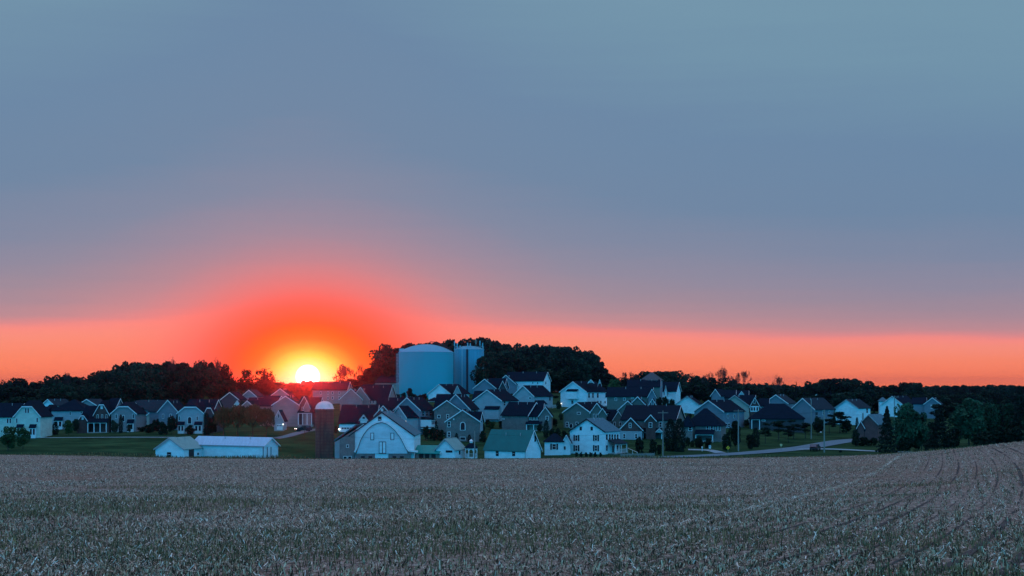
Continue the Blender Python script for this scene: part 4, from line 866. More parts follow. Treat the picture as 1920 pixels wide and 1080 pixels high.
X0 = (866.5 - 960) / F * (575 - r); MB().box((X0, c.y - math.sqrt(max(r * r - (X0 - c.x) ** 2, 0)) - .05, c.z + zs / 2), (.28, 0, 0), (0, .2, 0), (0, 0, zs / 2)).build('cable_tray', 'tanktrim', t)
q = MB()
for k in range(28):
    a = k / 28 * 2 * math.pi; p = c + Vector((r * .98 * math.cos(a), r * .98 * math.sin(a), zs)); q.tube(p, p + Vector((0, 0, 1.2)), .045)
q.lathe(c + Vector((0, 0, zs + 1.15)), [(r * .98, -.04), (r * .98 + .05, 0), (r * .98, .04)], 40); q.build('guard_rail', 'tanktrim', t)
for px, yt, yb in ((852.5, 640, 657), (857.5, 644, 656), (877, 643, 650), (882, 644, 650), (892.5, 637, 653), (900, 639, 654), (905, 643, 656), (863, 648, 655)):
    X0 = (px - 960) / F * 572; q = MB(); z1 = (HY - yt) / F * 572; z0 = (HY - yb) / F * 572; q.tube((X0, 571, z0 - 1), (X0, 571, z1), .07); q.box((X0, 570.8, z1 - .9), (.22, 0, 0), (0, .1, 0), (0, 0, .9)); q.build('antenna', 'tanktrim' if px != 892.5 else 'pole', t)
# gazebo
Y = 356; c = at(883.5, 856, Y); c.z = g1(c.x, c.y); g = empty('gazebo', tuple(c), 'small white arched gazebo with a dark roof beside the little garage', 'gazebo')
r = 11.5 / F * Y; k8 = [Vector((c.x + r * math.cos(a), c.y + r * math.sin(a), 0)) for a in [R(22.5 + 45 * i) for i in range(8)]]; zb = c.z; ze = (HY - 840) / F * Y; zt = (HY - 834) / F * Y
MB().slab([p + Vector((0, 0, zb - .3)) for p in k8], (0, 0, .55)).build('floor', 'trim', g)
for p in k8: MB().tube(p + Vector((0, 0, zb)), p + Vector((0, 0, ze)), .09, n=8).build('post', 'trim', g)
q = MB(); q2 = MB()
for i in range(8):
    a, b = k8[i], k8[(i + 1) % 8]; U = Vector((0, 0, 1)); q.slab([a + U * (ze - .3), b + U * (ze - .3), b + U * ze, a + U * ze], (b - a).cross(U).normalized() * .05)
    m_ = (a + b) / 2
    for t_ in np.linspace(0, 1, 6)[:-1]:
        t2 = t_ + .2; f_ = lambda t: ze - .3 - .6 * (abs(2 * t - 1)) ** 2.2; q.slab([a.lerp(b, t_) + U * (ze - .28), a.lerp(b, t2) + U * (ze - .28), a.lerp(b, t2) + U * f_(t2), a.lerp(b, t_) + U * f_(t_)], (b - a).cross(U).normalized() * .04)
    if i != 5: 
        q2.slab([a + U * (zb + 1.0), b + U * (zb + 1.0), b + U * (zb + 1.08), a + U * (zb + 1.08)], (b - a).cross(U).normalized() * .06)
        for t_ in np.linspace(.1, .9, 7): p = a.lerp(b, t_); q2.slab([p + U * (zb + .2), p + (b - a) * .03 + U * (zb + .2), p + (b - a) * .03 + U * (zb + 1), p + U * (zb + 1)], (b - a).cross(U).normalized() * .04)
q.build('arch_trim', 'trim', g); q2.build('railing', 'trim', g)
MB().lathe((c.x, c.y, 0), [(r * 1.2, ze - .02), (r * .35, zt + .35), (.35, zt + .5)], 8).build('roof', 'roof', g); MB().lathe((c.x, c.y, 0), [(.38, zt + .4), (.38, zt + .85), (.55, zt + .85), (.02, zt + 1.4)], 8).build('cupola', 'trim', g)
# ============================================================ poles, wires, signs, cars
UG = 'wooden utility poles along the road'
tops = {}
def pole(px, by, ty, label, cross=None, dia=.16, Y=None, lampy=None, key=None):
    Y = Y or depth_at(px, by); c = Vector(((px - 960) / F * Y, Y, g1((px - 960) / F * Y, Y) - .3)); h_ = (HY - ty) / F * Y
    t = empty('utility_pole', tuple(c), label, 'utility pole', UG)
    MB().tube(c, (c.x, c.y, h_), dia, dia * .7, 8).build('pole_shaft', 'pole', t)
    if cross:
        for k, y in enumerate(cross):
            z = (HY - y) / F * Y; q = MB().box((c.x, c.y - .2, z), (1.25, .35, 0), (-.02, .07, 0), (0, 0, .07)).build('crossarm', 'pole', t)
            for s in (-1.1, -.5, .5, 1.1): MB().lathe((c.x + s, c.y - .2 + s * .28, z + .07), [(.03, 0), (.06, .05), (.05, .16), (.01, .2)], 8).build('insulator', 'darkmetal', q)
    tops[key or px] = Vector((c.x, c.y, h_ - .4)); return t, c, h_
pole(890, 861.5, 807.5, 'short pale wooden pole standing beside the gazebo', Y=349, dia=.14)
pole(1243, 856.5, 770, 'dark wooden utility pole in front of the dark brick house', cross=(774,), dia=.14)
pole(1384.5, 846, 768, 'pale utility pole with a crossarm behind the yellow diamond sign', cross=(770.5,), dia=.19)
pole(1521, 823, 748, 'thin dark utility pole rising among the spreading trees', dia=.17)
t, c, h_ = pole(1545.5, 848.5, 768, 'grey utility pole with a small lamp beside the road bend', dia=.19, cross=(785,))
q = MB().tube(c + Vector((0, 0, 5.2 + .3)), c + Vector((-.75, -.4, 5.5)), .04).build('lamp_arm', 'darkmetal', t); MB().lathe(c + Vector((-.95, -.4, 5.4)), [(.03, .14), (.26, .04), (.22, -.08), (.02, -.12)], 12).build('lamp_head', 'signw', q)
pole(1618, 823, 774.5, 'stout pale utility pole standing in front of the dark red brick house', dia=.3)
pole(1677, 800, 742, 'distant utility pole standing before the white gable among the green trees', cross=(744.5,), dia=.16, Y=455)
def wire(a, b, sag, label):
    q = MB(); n = 20; P = [a.lerp(b, i / n) - Vector((0, 0, sag * 4 * (i / n) * (1 - i / n))) for i in range(n + 1)]
    for i in range(n): q.tube(P[i], P[i + 1], .022, n=4)
    setp(q.build('power_line', 'wire', org=a), label, 'power line')
wire(at(620, 816, 340), tops[890] - Vector((0, 0, 1.2)), .6, 'thin black power line crossing in front of the white barn')
wire(tops[890] - Vector((0, 0, .2)), tops[1243] - Vector((0, 0, 4)), 1.2, 'thin black power line crossing in front of the white farmhouse')
wire(tops[1243], tops[1384.5], .7, 'thin power line between the brick house pole and the crossarm pole')
wire(tops[1384.5], tops[1545.5], .7, 'thin power line between the crossarm pole and the lamp pole')
wire(tops[1545.5], tops[1618], .5, 'thin power line between the lamp pole and the stout pole')
def post_at(px, by): Y = depth_at(px, by); X = (px - 960) / F * Y; return Vector((X, Y, g1(X, Y)))
c = post_at(1365, 854); zt = (HY - 839.5) / F * c.y; t = empty('road_sign', tuple(c), 'yellow diamond warning sign with a black curved arrow at the roadside', 'road sign')
MB().tube(c, (c.x, c.y, zt), .04).build('post', 'wood', t)
s = .50; U = Vector((0, 0, 1)); Xv = Vector((1, 0, 0)); cc = Vector((c.x, c.y - .06, zt))
p_ = MB().slab([cc - Xv * s, cc - U * s, cc + Xv * s, cc + U * s], (0, .02, 0)).build('sign_plate', 'sign', t)
q = MB(); b0 = cc - Vector((0, .012, 0)); A = [(-.1, -.22), (-.1, -.02), (.0, .08), (.1, .1)]
for i in range(3): a, b = b0 + Xv * A[i][0] + U * A[i][1], b0 + Xv * A[i + 1][0] + U * A[i + 1][1]; d = (b - a).normalized(); n_ = Vector((-d.z, 0, d.x)) * .045; q.slab([a - n_, b - n_, b + n_, a + n_], (0, .01, 0))
q.slab([b0 + Xv * .08 - U * .02, b0 + Xv * .24 + U * .1, b0 + Xv * .08 + U * .22], (0, .01, 0)); q.build('arrow', 'black', p_)
c = post_at(1331, 849); zt = (HY - 838) / F * c.y; t = empty('road_sign', tuple(c), 'white rectangular sign with black marks beside the side path', 'road sign')
MB().tube(c, (c.x, c.y, zt + .5), .04).build('post', 'wood', t); p_ = MB().abox(c.x - .28, c.y - .07, zt - .4, c.x + .28, c.y - .05, zt + .4).build('sign_plate', 'signw', t)
MB().abox(c.x - .05, c.y - .085, zt - .2, c.x + .06, c.y - .072, zt + .05).abox(c.x - .15, c.y - .085, zt + .12, c.x + .15, c.y - .072, zt + .25).build('marking', 'black', p_)
c = post_at(1316.5, 846); t = empty('mailbox', tuple(c), 'small white mailbox on a post by the side path', 'mailbox'); MB().abox(c.x - .08, c.y - .08, c.z, c.x + .08, c.y + .08, c.z + .9).build('post', 'signw', t)
MB().slab([(c.x - .16 + .0, c.y - .3, c.z + .9), (c.x + .16, c.y - .3, c.z + .9), (c.x + .16, c.y - .3, c.z + 1.1), (c.x + .08, c.y - .3, c.z + 1.2), (c.x - .08, c.y - .3, c.z + 1.2), (c.x - .16, c.y - .3, c.z + 1.1)], (0, .55, 0)).build('box', 'signw', t)
c = post_at(1464.5, 846); zt = (HY - 835) / F * c.y; t = empty('road_sign', tuple(c), 'pale yellow sign seen above the road, nearer the bend than the diamond sign', 'road sign')
MB().tube(c, (c.x, c.y, zt), .04).build('post', 'wood', t); q = MB(); q.slab([(c.x - .36, c.y - .06, zt + .2), (c.x - .18, c.y - .06, zt - .25), (c.x + .18, c.y - .06, zt - .25), (c.x + .36, c.y - .06, zt + .2), (c.x + .2, c.y - .06, zt + .38), (c.x - .2, c.y - .06, zt + .38)], (0, .02, 0)).build('sign_plate', mat('worn_yellow_sign', (.6, .45, .22), .6, .1), t)
def car(px, by, yaw, label, lit=None):
    c = post_at(px, by); t = empty('parked_car', tuple(c), label, 'car', None); ca, sa = math.cos(yaw), math.sin(yaw)
    def T(x, y, z): return c + Vector((x * ca - y * sa, x * sa + y * ca, z + .12))
    prof = [(-2.2, .35), (-2.25, .8), (-1.95, 1.0), (-1.55, 1.6), (.4, 1.65), (1.05, 1.1), (2.05, .95), (2.25, .7), (2.2, .35)]   # along length
    q = MB(); q.slab([T(-.9, y, z) for y, z in prof], T(.9, 0, 0) - T(-.9, 0, 0)); q.build('body', 'car', t)
    MB().slab([T(-.78, -2.03, 1.02), T(.78, -2.03, 1.02), T(.68, -1.66, 1.55), T(-.68, -1.66, 1.55)], T(0, -.12, .02) - T(0, 0, 0)).build('rear_window', 'carglass', t)
    MB().slab([T(-.78, .98, 1.14), T(.78, .98, 1.14), T(.68, .5, 1.58), T(-.68, .5, 1.58)], T(0, .12, .02) - T(0, 0, 0)).build('windscreen', 'carglass', t)
    for s in (-1, 1):
        MB().slab([T(s * .9, -1.5, 1.05), T(s * .9, .85, 1.08), T(s * .9, .4, 1.55), T(s * .9, -1.4, 1.52)], T(s * .02, 0, 0) - T(0, 0, 0)).build('side_window', 'carglass', t)
        for y in (-1.35, 1.4):
            a = T(s * .72, y, .26); b = T(s * .93, y, .26); MB().tube(a, b, .36, n=16).build('wheel', 'tyre', t)
        MB().slab([T(s * .62, -2.27, .75), T(s * .86, -2.27, .75), T(s * .86, -2.2, .95), T(s * .62, -2.2, .95)], T(0, -.04, 0) - T(0, 0, 0)).build('tail_light', 'hoop', t)
        MB().slab([T(s * .55, 2.24, .68), T(s * .84, 2.24, .68), T(s * .84, 2.18, .86), T(s * .55, 2.18, .86)], T(0, .05, 0) - T(0, 0, 0)).build('headlight', LAMP if lit == 'head' else 'glass', t)
    MB().slab([T(-.9, -2.28, .38), T(.9, -2.28, .38), T(.9, -2.28, .6), T(-.9, -2.28, .6)], T(0, .1, 0) - T(0, 0, 0)).build('bumper', 'darkmetal', t)
    return t
car(1528.5, 845.5, R(-25), 'dark car on the road near the grey lamp pole')
car(569, 809.5, R(60 + 55), 'dark car with a lit headlight by the pinkish house driveway', 'head')
# lamp post by the pinkish house and yard things
c = post_at(530, 806); t = empty('lamp_post', tuple(c), 'short lit lamp post by the garage-fronted house left of the sun', 'lamp'); MB().tube(c, c + Vector((0, 0, 1.7)), .05).build('post', 'darkmetal', t); MB().lathe(c + Vector((0, 0, 1.85)), [(.02, .16), (.14, .08), (.14, -.1), (.02, -.16)], 10).build('lantern', LAMP, t)
# timber retaining fence right of the farmhouse
a, b = post_at(1163, 857), post_at(1227, 855.5); t = empty('fence', tuple(a), 'low grey board fence right of the white farmhouse', 'fence')
d = (b - a).normalized(); q = MB(); q.slab([a + U * .05 - U, b + U * .05 - U, b + U * .75, a + U * .75], (0, .06, 0)); q.build('board_panel', 'wood', t)
for k in range(9): p = a.lerp(b, k / 8); MB().box(p + Vector((0, -.06, .15)), (.07, 0, 0), (0, .06, 0), (0, 0, .75)).build('fence_post', 'wood', t)
a, b = post_at(1177, 850), post_at(1195, 855); t = empty('handrail', tuple(a), 'white sloping handrail between farmhouse porch and board fence', 'handrail'); q = MB(); q.tube(a + U * 1.3, b + U * .9, .05).build('rail', 'trim', t)
for p, hh in ((a, 1.3), (a.lerp(b, .5), 1.1), (b, .9)): MB().tube(p, p + U * hh, .05).build('post', 'trim', t)

# ============================================================ trees
def quads(C, size, flat=0.0, aspect=1.0, zsc=1.0):
    n = len(C); a = rng.normal(size=(n, 3)); a[:, 2] *= (1 - flat); a /= np.linalg.norm(a, axis=1)[:, None] + 1e-9
    b = rng.normal(size=(n, 3)); b[:, 2] *= (1 - flat); b -= (a * b).sum(1)[:, None] * a; b /= np.linalg.norm(b, axis=1)[:, None] + 1e-9
    s = (size * rng.uniform(.5, 1.3, n))[:, None]; a = a * s; b = b * s * aspect; a[:, 2] *= zsc; b[:, 2] *= zsc
    return np.stack([C - a * .9 - b, C + a - b * .5, C + a * .6 + b, C - a * .7 + b * .8], 1).reshape(-1, 3)
def cmesh(name, V, m): return numesh(name, V, np.arange(len(V)).reshape(-1, 4), m)
def trunkmb(top=.55, r=.02, limbs=6, sd=0, spread=.28):
    q = MB(); rr = random.Random(sd); b = Vector((0, 0, -.03)); t = Vector((rr.uniform(-.02, .02), rr.uniform(-.02, .02), top)); q.tube(b, t, r, r * .5, 7)
    for i in range(limbs):
        f = rr.uniform(.45, 1); p = b.lerp(t, f); a = i / limbs * 6.28 + rr.uniform(-.4, .4); e = p + Vector((math.cos(a) * spread * rr.uniform(.6, 1), math.sin(a) * spread * rr.uniform(.6, 1), rr.uniform(.12, .3)))
        q.tube(p, e, r * .45, r * .12, 5)
        for k in range(2): q.tube(p.lerp(e, .6), e + Vector((rr.uniform(-.1, .1), rr.uniform(-.1, .1), rr.uniform(.02, .12))), r * .2, r * .07, 4)
    return q
def sphere(n): a = rng.normal(size=(n, 3)); return a / np.linalg.norm(a, axis=1)[:, None]
def round_crown(sd, n=4800, zlo=.10, fill=1.0, size=.027, squash=1.0):
    r = np.random.default_rng(sd); k = r.integers(22, 32); P = []
    for i in range(k):
        th = r.uniform(0, 6.28); zz = r.uniform(zlo + .12, .93); w_ = math.sin(math.pi * min(1, max(.12, (zz - zlo) / (1.0 - zlo) * .86 + .08))) ** .7
        rad = r.uniform(.1, .37) * w_; lr = r.uniform(.07, .17); c = np.array([math.cos(th) * rad, math.sin(th) * rad, min(zz, 1 - lr * .8)])
        m_ = int(n / k * fill); d = sphere(m_); q = c + d * (lr * rng.uniform(.55, 1.08, m_) ** .5)[:, None] * np.array([1, 1, .85]); P.append(q)
    m_ = int(n * .18 * fill); d = sphere(m_); P.append(np.array([0, 0, (zlo + 1) / 2 - .02]) + d * rng.uniform(.1, 1, m_)[:, None] * np.array([.36, .36, (1 - zlo) / 2 * .85]))
    return quads(np.concatenate(P), size, zsc=.85)
def conifer_crown(sd, n=2600, zlo=.04, wmax=.5, size=.03, col=False):
    r = np.random.default_rng(sd); z = zlo + (1 - zlo) * r.uniform(0, 1, n) ** 1.25; f = (z - zlo) / (1 - zlo)
    if col: R_ = .5 * np.clip(np.sin(np.pi * np.clip(f * .8 + .17, 0, 1)), .05, 1) ** .6
    else: R_ = wmax * (1 - f) ** .9 * (1 + .30 * np.sin(z * 70 + r.uniform(0, 6)) ) * .85 + .012
    a = r.uniform(0, 6.28, n); R_ = R_ * (1 + .22 * np.sin(a * 5 + z * 23)) * .92; rad = R_ * r.uniform(.25, 1, n) ** .45
    C = np.stack([np.cos(a) * rad, np.sin(a) * rad, z - rad * (.0 if col else .10)], 1); return quads(C, size, flat=.2, zsc=.7)
def spread_crown(sd, n=2400):
    r = np.random.default_rng(sd); P = []
    for i in range(16):
        z = r.uniform(.38, .95); a = r.uniform(0, 6.28); rad = r.uniform(0, .33) * (1.25 - z * .6); c = np.array([math.cos(a) * rad, math.sin(a) * rad, z]); m_ = n // 16
        P.append(c + sphere(m_) * rng.uniform(.2, 1, m_)[:, None] * np.array([r.uniform(.14, .24), r.uniform(.14, .24), .045]))
    return quads(np.concatenate(P), .03, flat=.4, zsc=.8)
def willow_crown(sd, n=3000):
    r = np.random.default_rng(sd); P = []
    for i in range(150):
        a = r.uniform(0, 6.28); rad = .46 * math.sqrt(r.uniform(.02, 1)); top = .72 + .26 * math.cos(rad / .46 * 1.4) + r.uniform(-.05, .03); ln = r.uniform(.22, .6) * (top - .1); m_ = n // 150
        z = top - rng.uniform(0, 1, m_) * ln; P.append(np.stack([np.cos(a) * rad * (1 + (top - z) * .1) + rng.normal(0, .012, m_), np.sin(a) * rad + rng.normal(0, .012, m_), z], 1))
    P.append(np.array([0, 0, .62]) + sphere(300) * np.array([.36, .36, .3])); return quads(np.concatenate(P), .026, aspect=.6, zsc=1.6)
def bare_tree(sd, n=2200):
    rr = random.Random(sd); q = MB(); tips = []
    def grow(p, d, l, r, lev):
        e = p + d * l; q.tube(p, e, r, r * .7, 5 if lev < 2 else 3); 
        tips.append(e) if lev >= 3 else None
        if lev >= 5: return
        for k in range(rr.choice([2, 3, 3]) if lev else 4):
            nd_ = (d + Vector((rr.uniform(-.8, .8), rr.uniform(-.8, .8), rr.uniform(-.15, .3)))).normalized(); grow(e if lev else p.lerp(e, rr.uniform(.6, 1)), nd_, l * rr.uniform(.58, .78), r * .62, lev + 1)
    grow(Vector((0, 0, -.02)), Vector((0, 0, 1)), .34, .017, 0)
    T_ = np.array([tuple(t) for t in tips]); sc = min(.48 / np.abs(T_[:, :2]).max(), 99); q.v = [(x * sc, y * sc, z * .97 / max(T_[:, 2].max(), .1)) for x, y, z in q.v]
    T_[:, :2] *= sc; T_[:, 2] *= .97 / T_[:, 2].max(); C = T_[rng.integers(0, len(T_), n)] + rng.normal(0, .02, (n, 3))
    return q, quads(C, .0085)
LIB = {}
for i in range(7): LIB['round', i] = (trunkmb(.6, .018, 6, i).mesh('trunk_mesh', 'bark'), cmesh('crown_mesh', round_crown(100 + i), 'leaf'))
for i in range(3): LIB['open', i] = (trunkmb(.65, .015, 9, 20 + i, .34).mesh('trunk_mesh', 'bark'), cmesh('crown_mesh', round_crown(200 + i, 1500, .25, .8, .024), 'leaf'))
for i in range(3): b_, c_ = bare_tree(40 + i * 3); LIB['bare', i] = (b_.mesh('trunk_mesh', 'twig'), cmesh('crown_mesh', c_, 'twig'))
for i in range(2): LIB['green', i] = (trunkmb(.5, .02, 6, 30 + i).mesh('trunk_mesh', 'bark'), cmesh('crown_mesh', round_crown(300 + i, 3600, .1, 1, .026), 'leaf2'))
for i in range(3): LIB['conifer', i] = (trunkmb(.95, .014, 0, 50 + i).mesh('trunk_mesh', 'bark'), cmesh('crown_mesh', conifer_crown(400 + i), 'needle'))
for i in range(2): LIB['column', i] = (trunkmb(.6, .02, 0, 60 + i).mesh('trunk_mesh', 'bark'), cmesh('crown_mesh', conifer_crown(500 + i, 2200, .0, .5, .035, True), 'needle'))
for i in range(2): LIB['spread', i] = (trunkmb(.7, .022, 8, 70 + i, .33).mesh('trunk_mesh', 'bark'), cmesh('crown_mesh', spread_crown(600 + i), 'hedge'))
for i in range(2): LIB['willow', i] = (trunkmb(.6, .022, 8, 80 + i, .3).mesh('trunk_mesh', 'bark'), cmesh('crown_mesh', willow_crown(700 + i), 'leafol'))
for i in range(3): LIB['shrub', i] = (trunkmb(.5, .03, 4, 90 + i).mesh('trunk_mesh', 'bark'), cmesh('crown_mesh', round_crown(800 + i, 1500, .0, 1, .05, 1), 'hedge'))
cnt = {}
def tree(kind, px, by, ty, wpx, label, group=None, Y=None, name=None, cat='tree', m=None, wx=1.0, ground=True):
    Y = Y or depth_at(px, by); X = (px - 960) / F * Y; z = g1(X, Y); H = max((HY - ty) / F * Y - z, .5); W = wpx / F * Y
    i = cnt.get(kind, 0); cnt[kind] = i + 1; nv = sum(1 for k in LIB if k[0] == kind); tr, cr = LIB[kind, i % nv]
    nm = name or {'round': 'deciduous_tree', 'open': 'deciduous_tree', 'green': 'deciduous_tree', 'bare': 'bare_tree', 'conifer': 'conifer_tree', 'column': 'conifer_tree', 'spread': 'spreading_tree', 'willow': 'willow_tree', 'shrub': 'shrub'}[kind]
    r_ = empty(nm, (X, Y, z), label, cat, group); r_.scale = (W * (1 if kind not in ('round',) else 1.05), W, H * 1.01); r_.rotation_euler = (0, 0, random.uniform(0, 6.28))
    for n_, me in (('trunk', tr), ('crown', cr)):
        o = bpy.data.objects.new(n_, me); COL.objects.link(o); o.parent = r_
    if m:
        o.material_slots[0].link = 'OBJECT'; o.material_slots[0].material = M[m] if isinstance(m, str) else m
    return r_
# --- skyline of the woods, (px, y)
SKY = [(-60, 716), (0, 712), (40, 710), (70, 713), (95, 705), (130, 705), (150, 709), (165, 698), (200, 689), (225, 683), (245, 676), (285, 680), (320, 679), (350, 681), (373, 675), (400, 682), (425, 696), (442, 712), (470, 712), (510, 716), (531, 718), (558, 719), (590, 720), (620, 716), (650, 706), (675, 698), (690, 692), (700, 668), (718, 650), (740, 646), (765, 646), (805, 645), (832, 638), (860, 636), (885, 634), (906, 633), (935, 641), (954, 644), (990, 647), (1017, 648), (1041, 650), (1065, 651), (1100, 653), (1118, 662), (1130, 676), (1139, 689), (1143, 702), (1157, 704), (1172, 705), (1190, 699), (1207, 695), (1245, 694), (1285, 694), (1306, 700), (1340, 706), (1370, 706), (1395, 704), (1412, 717), (1430, 725), (1475, 719), (1493, 722), (1513, 714), (1540, 711), (1566, 709), (1595, 712), (1611, 711), (1635, 714), (1654, 720), (1668, 725), (1692, 716), (1711, 718), (1740, 719), (1990, 724)]
sky_y = lambda x: float(np.interp(x, [a for a, b in SKY], [b for a, b in SKY]))
MARK = {30: 'the cream house', 91: 'the small pale gable', 130: 'the pale hip-roofed house', 190: 'the dark brick house', 232: 'the broad clipped gable', 275: 'the low porch-gable house', 315: 'the tall pale-rake house', 357: 'the two-bay house', 405: 'the willows', 433: 'the dark willow-side house',
 468: 'the small slate gable', 500: 'the umbrella-shaped tree', 526: 'the pinkish gable', 577: 'the setting sun', 615: 'the two-row window house', 655: 'the feathery trees', 685: 'the stepped-rake house', 722: 'the tan house', 775: "the huge tank's left half", 825: "the huge tank's right half", 880: 'the slimmer tank', 912: 'the doubled dark roof',
 950: 'the blue-grey hilltop gable', 985: 'the long hilltop roof', 1025: 'the white end gable', 1075: 'the box-bay white house', 1118: "the white house's side wall", 1158: 'the skyline gap', 1188: 'the wide dark roof', 1215: 'the hilltop hip roof', 1262: 'the sharp-gabled house', 1295: 'the windowless white gable', 1345: 'the tiny slate gable',
 1388: 'the white triangle gable', 1418: 'the triple-window gable', 1455: 'the white-edged slate gable', 1505: 'the angled-roof slate house', 1560: 'the right-turned gable', 1597: 'the stepped white house', 1630: 'the red brick house', 1677: 'the green-framed white gable', 1715: 'the big dense tree', 1748: 'the farthest slate gable', 1800: 'the fork-trunked tree', 1850: 'the crest shrubs', 1912: 'the tallest conifer'}
def where(px):
    k = min(MARK, key=lambda a: abs(a - px)); d = px - k
    return (' directly above ' if abs(d) < 6 else (' above and left of ' if d < 0 else ' above and right of ')) + MARK[k]
def wood(x0, x1, Y, step, drop, wid, label, group, kinds=('round', 'round', 'round', 'open'), jit=4, top=None, m=None):
    x = x0
    while x < x1:
        px = x + random.uniform(-.25, .25) * step; f = top or sky_y; ty = max(f(px - wid * .25), f(px), f(px + wid * .25)) + drop + random.uniform(-jit * .4, jit)
        YY = Y + random.uniform(-12, 12); base = gy(px, YY)
        if base - ty > 12: tree(random.choice(kinds), px, 0, ty, wid * random.uniform(1.15, 1.6), label + where(px), group, Y=YY, m=m)
        x += step
WL = 'leafy trees of the wood on the left ridge'
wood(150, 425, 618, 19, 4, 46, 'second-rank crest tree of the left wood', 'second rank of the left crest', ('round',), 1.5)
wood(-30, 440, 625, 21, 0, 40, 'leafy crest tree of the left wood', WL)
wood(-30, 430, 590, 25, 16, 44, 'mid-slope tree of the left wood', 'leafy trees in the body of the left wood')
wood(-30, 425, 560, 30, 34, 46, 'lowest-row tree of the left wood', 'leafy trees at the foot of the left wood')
WS = 'small trees silhouetted under the sun'
wood(436, 625, 615, 17, 2, 28, 'small silhouetted skyline tree', WS, ('open', 'open', 'round'), 3)
wood(440, 590, 585, 24, 16, 36, 'rounded reddish dark tree', 'trees just below the setting sun')
wood(625, 700, 612, 18, 4, 30, 'open-branched skyline tree', 'trees between the sun and the big tank', ('open', 'round'), 3)
wood(650, 750, 585, 26, 22, 40, 'rounded dark slope tree', 'trees behind the tan house')
WC = 'trees of the hilltop wood behind the tanks'
wood(704, 1136, 642, 15, 3, 50, 'second-rank crest tree of the hilltop wood', 'second rank of the hilltop crest', ('round',), 1)
wood(704, 1140, 650, 17, 0, 44, 'crest tree of the hilltop wood', WC, ('round',), 1.5)
wood(915, 1132, 620, 25, 20, 46, 'upper-face tree of the hilltop wood', 'trees in the upper face of the hilltop wood', ('round',))
wood(925, 1140, 597, 27, 44, 48, 'lowest-row tree of the hilltop wood', 'trees low in the hilltop wood', ('round',))
WR = 'trees on the skyline right of the hilltop wood'
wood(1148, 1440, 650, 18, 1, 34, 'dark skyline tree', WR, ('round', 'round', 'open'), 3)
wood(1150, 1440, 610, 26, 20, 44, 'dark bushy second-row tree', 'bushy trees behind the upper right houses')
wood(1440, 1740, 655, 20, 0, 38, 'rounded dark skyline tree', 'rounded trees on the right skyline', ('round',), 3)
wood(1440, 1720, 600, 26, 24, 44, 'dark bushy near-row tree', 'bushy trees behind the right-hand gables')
flat_top = lambda x: float(np.interp(x, [1640, 1700, 1760, 1840, 1900, 1990], [732, 734, 736, 733, 736, 738]))
wood(1700, 1950, 640, 26, 0, 44, 'middle-row tree of the far wood', 'trees of the far right wood', ('round',), 6, flat_top)
wood(1655, 1775, 640, 30, 9, 44, 'mid-distance tree', 'mid-distance trees of the far wood', ('round',), 4, flat_top)
wood(1785, 1950, 560, 32, 17, 54, 'broad near-row tree', 'nearer rows of the far right wood', ('round',), 8, flat_top)
wood(1715, 1950, 900, 15, 0, 26, 'tiny distant horizon tree', 'distant trees under the horizon', ('round',), 2, lambda x: 722.5)
# --- single trees with a character of their own
tree('bare', 128, 0, 699, 22, 'thin bare-topped tree on the skyline at far left', Y=615)
tree('bare', 320, 0, 670, 24, 'twiggy treetop poking above the left ridge wood', Y=612)
tree('bare', 405, 0, 671, 34, 'sparse tree glowing orange at the right end of the left ridge', Y=612)
tree('open', 427, 0, 684, 44, 'open-crowned tree leaning towards the sun at the end of the left ridge', Y=610)
tree('open', 463, 0, 694, 48, 'dense twiggy round tree left of the sun, left of a pair', Y=606)
tree('open', 498, 0, 690, 66, 'wide umbrella-shaped twiggy tree just left of the sun', Y=604)
tree('bare', 646, 0, 688, 30, 'third sparse feathery tree, between the two right of the sun', Y=603)
tree('open', 638, 0, 684, 34, 'sparse feathery tree just right of the sun', Y=606)
tree('bare', 655, 0, 686, 26, 'second sparse feathery tree right of the sun', Y=612)
tree('bare', 673, 0, 682, 20, 'slender tree with a tuft on top between sun and big tank', Y=615)
tree('open', 714, 0, 646, 62, 'tall ragged tree with sky showing through, left of the big tank', Y=606)
tree('open', 722, 0, 676, 54, 'lower ragged tree left of the big tank with sky gaps', Y=600)
tree('green', 902, 0, 665, 44, 'blue-green leafy tree in front of the slimmer tank', Y=562, m='leaf')
tree('green', 926, 0, 671, 40, 'rounded dark tree right beside the tree at the slimmer tank', Y=568, m='leaf')
for x, y, w__ in ((1172, 698, 18), (1188, 696, 20)): tree('bare', x, 0, y, w__, 'faint bare tree glowing on the skyline right of the hilltop wood', 'faint bare trees on the skyline', Y=640)
tree('bare', 1362, 0, 687, 46, 'tallest bare tree on the right skyline with a lacy rounded crown', Y=620)
tree('bare', 1392, 0, 696, 34, 'lacy bare tree at the right shoulder of the tallest bare tree', Y=622)
tree('bare', 1326, 0, 697, 26, 'small lacy bare tree left of the tallest bare tree', Y=622)
tree('bare', 1457, 0, 703, 38, 'lone lacy bare tree rising over low woods right of the gap', Y=625)
tree('conifer', 1493, 0, 716, 10, 'tiny pointed conifer on the right skyline', Y=640)
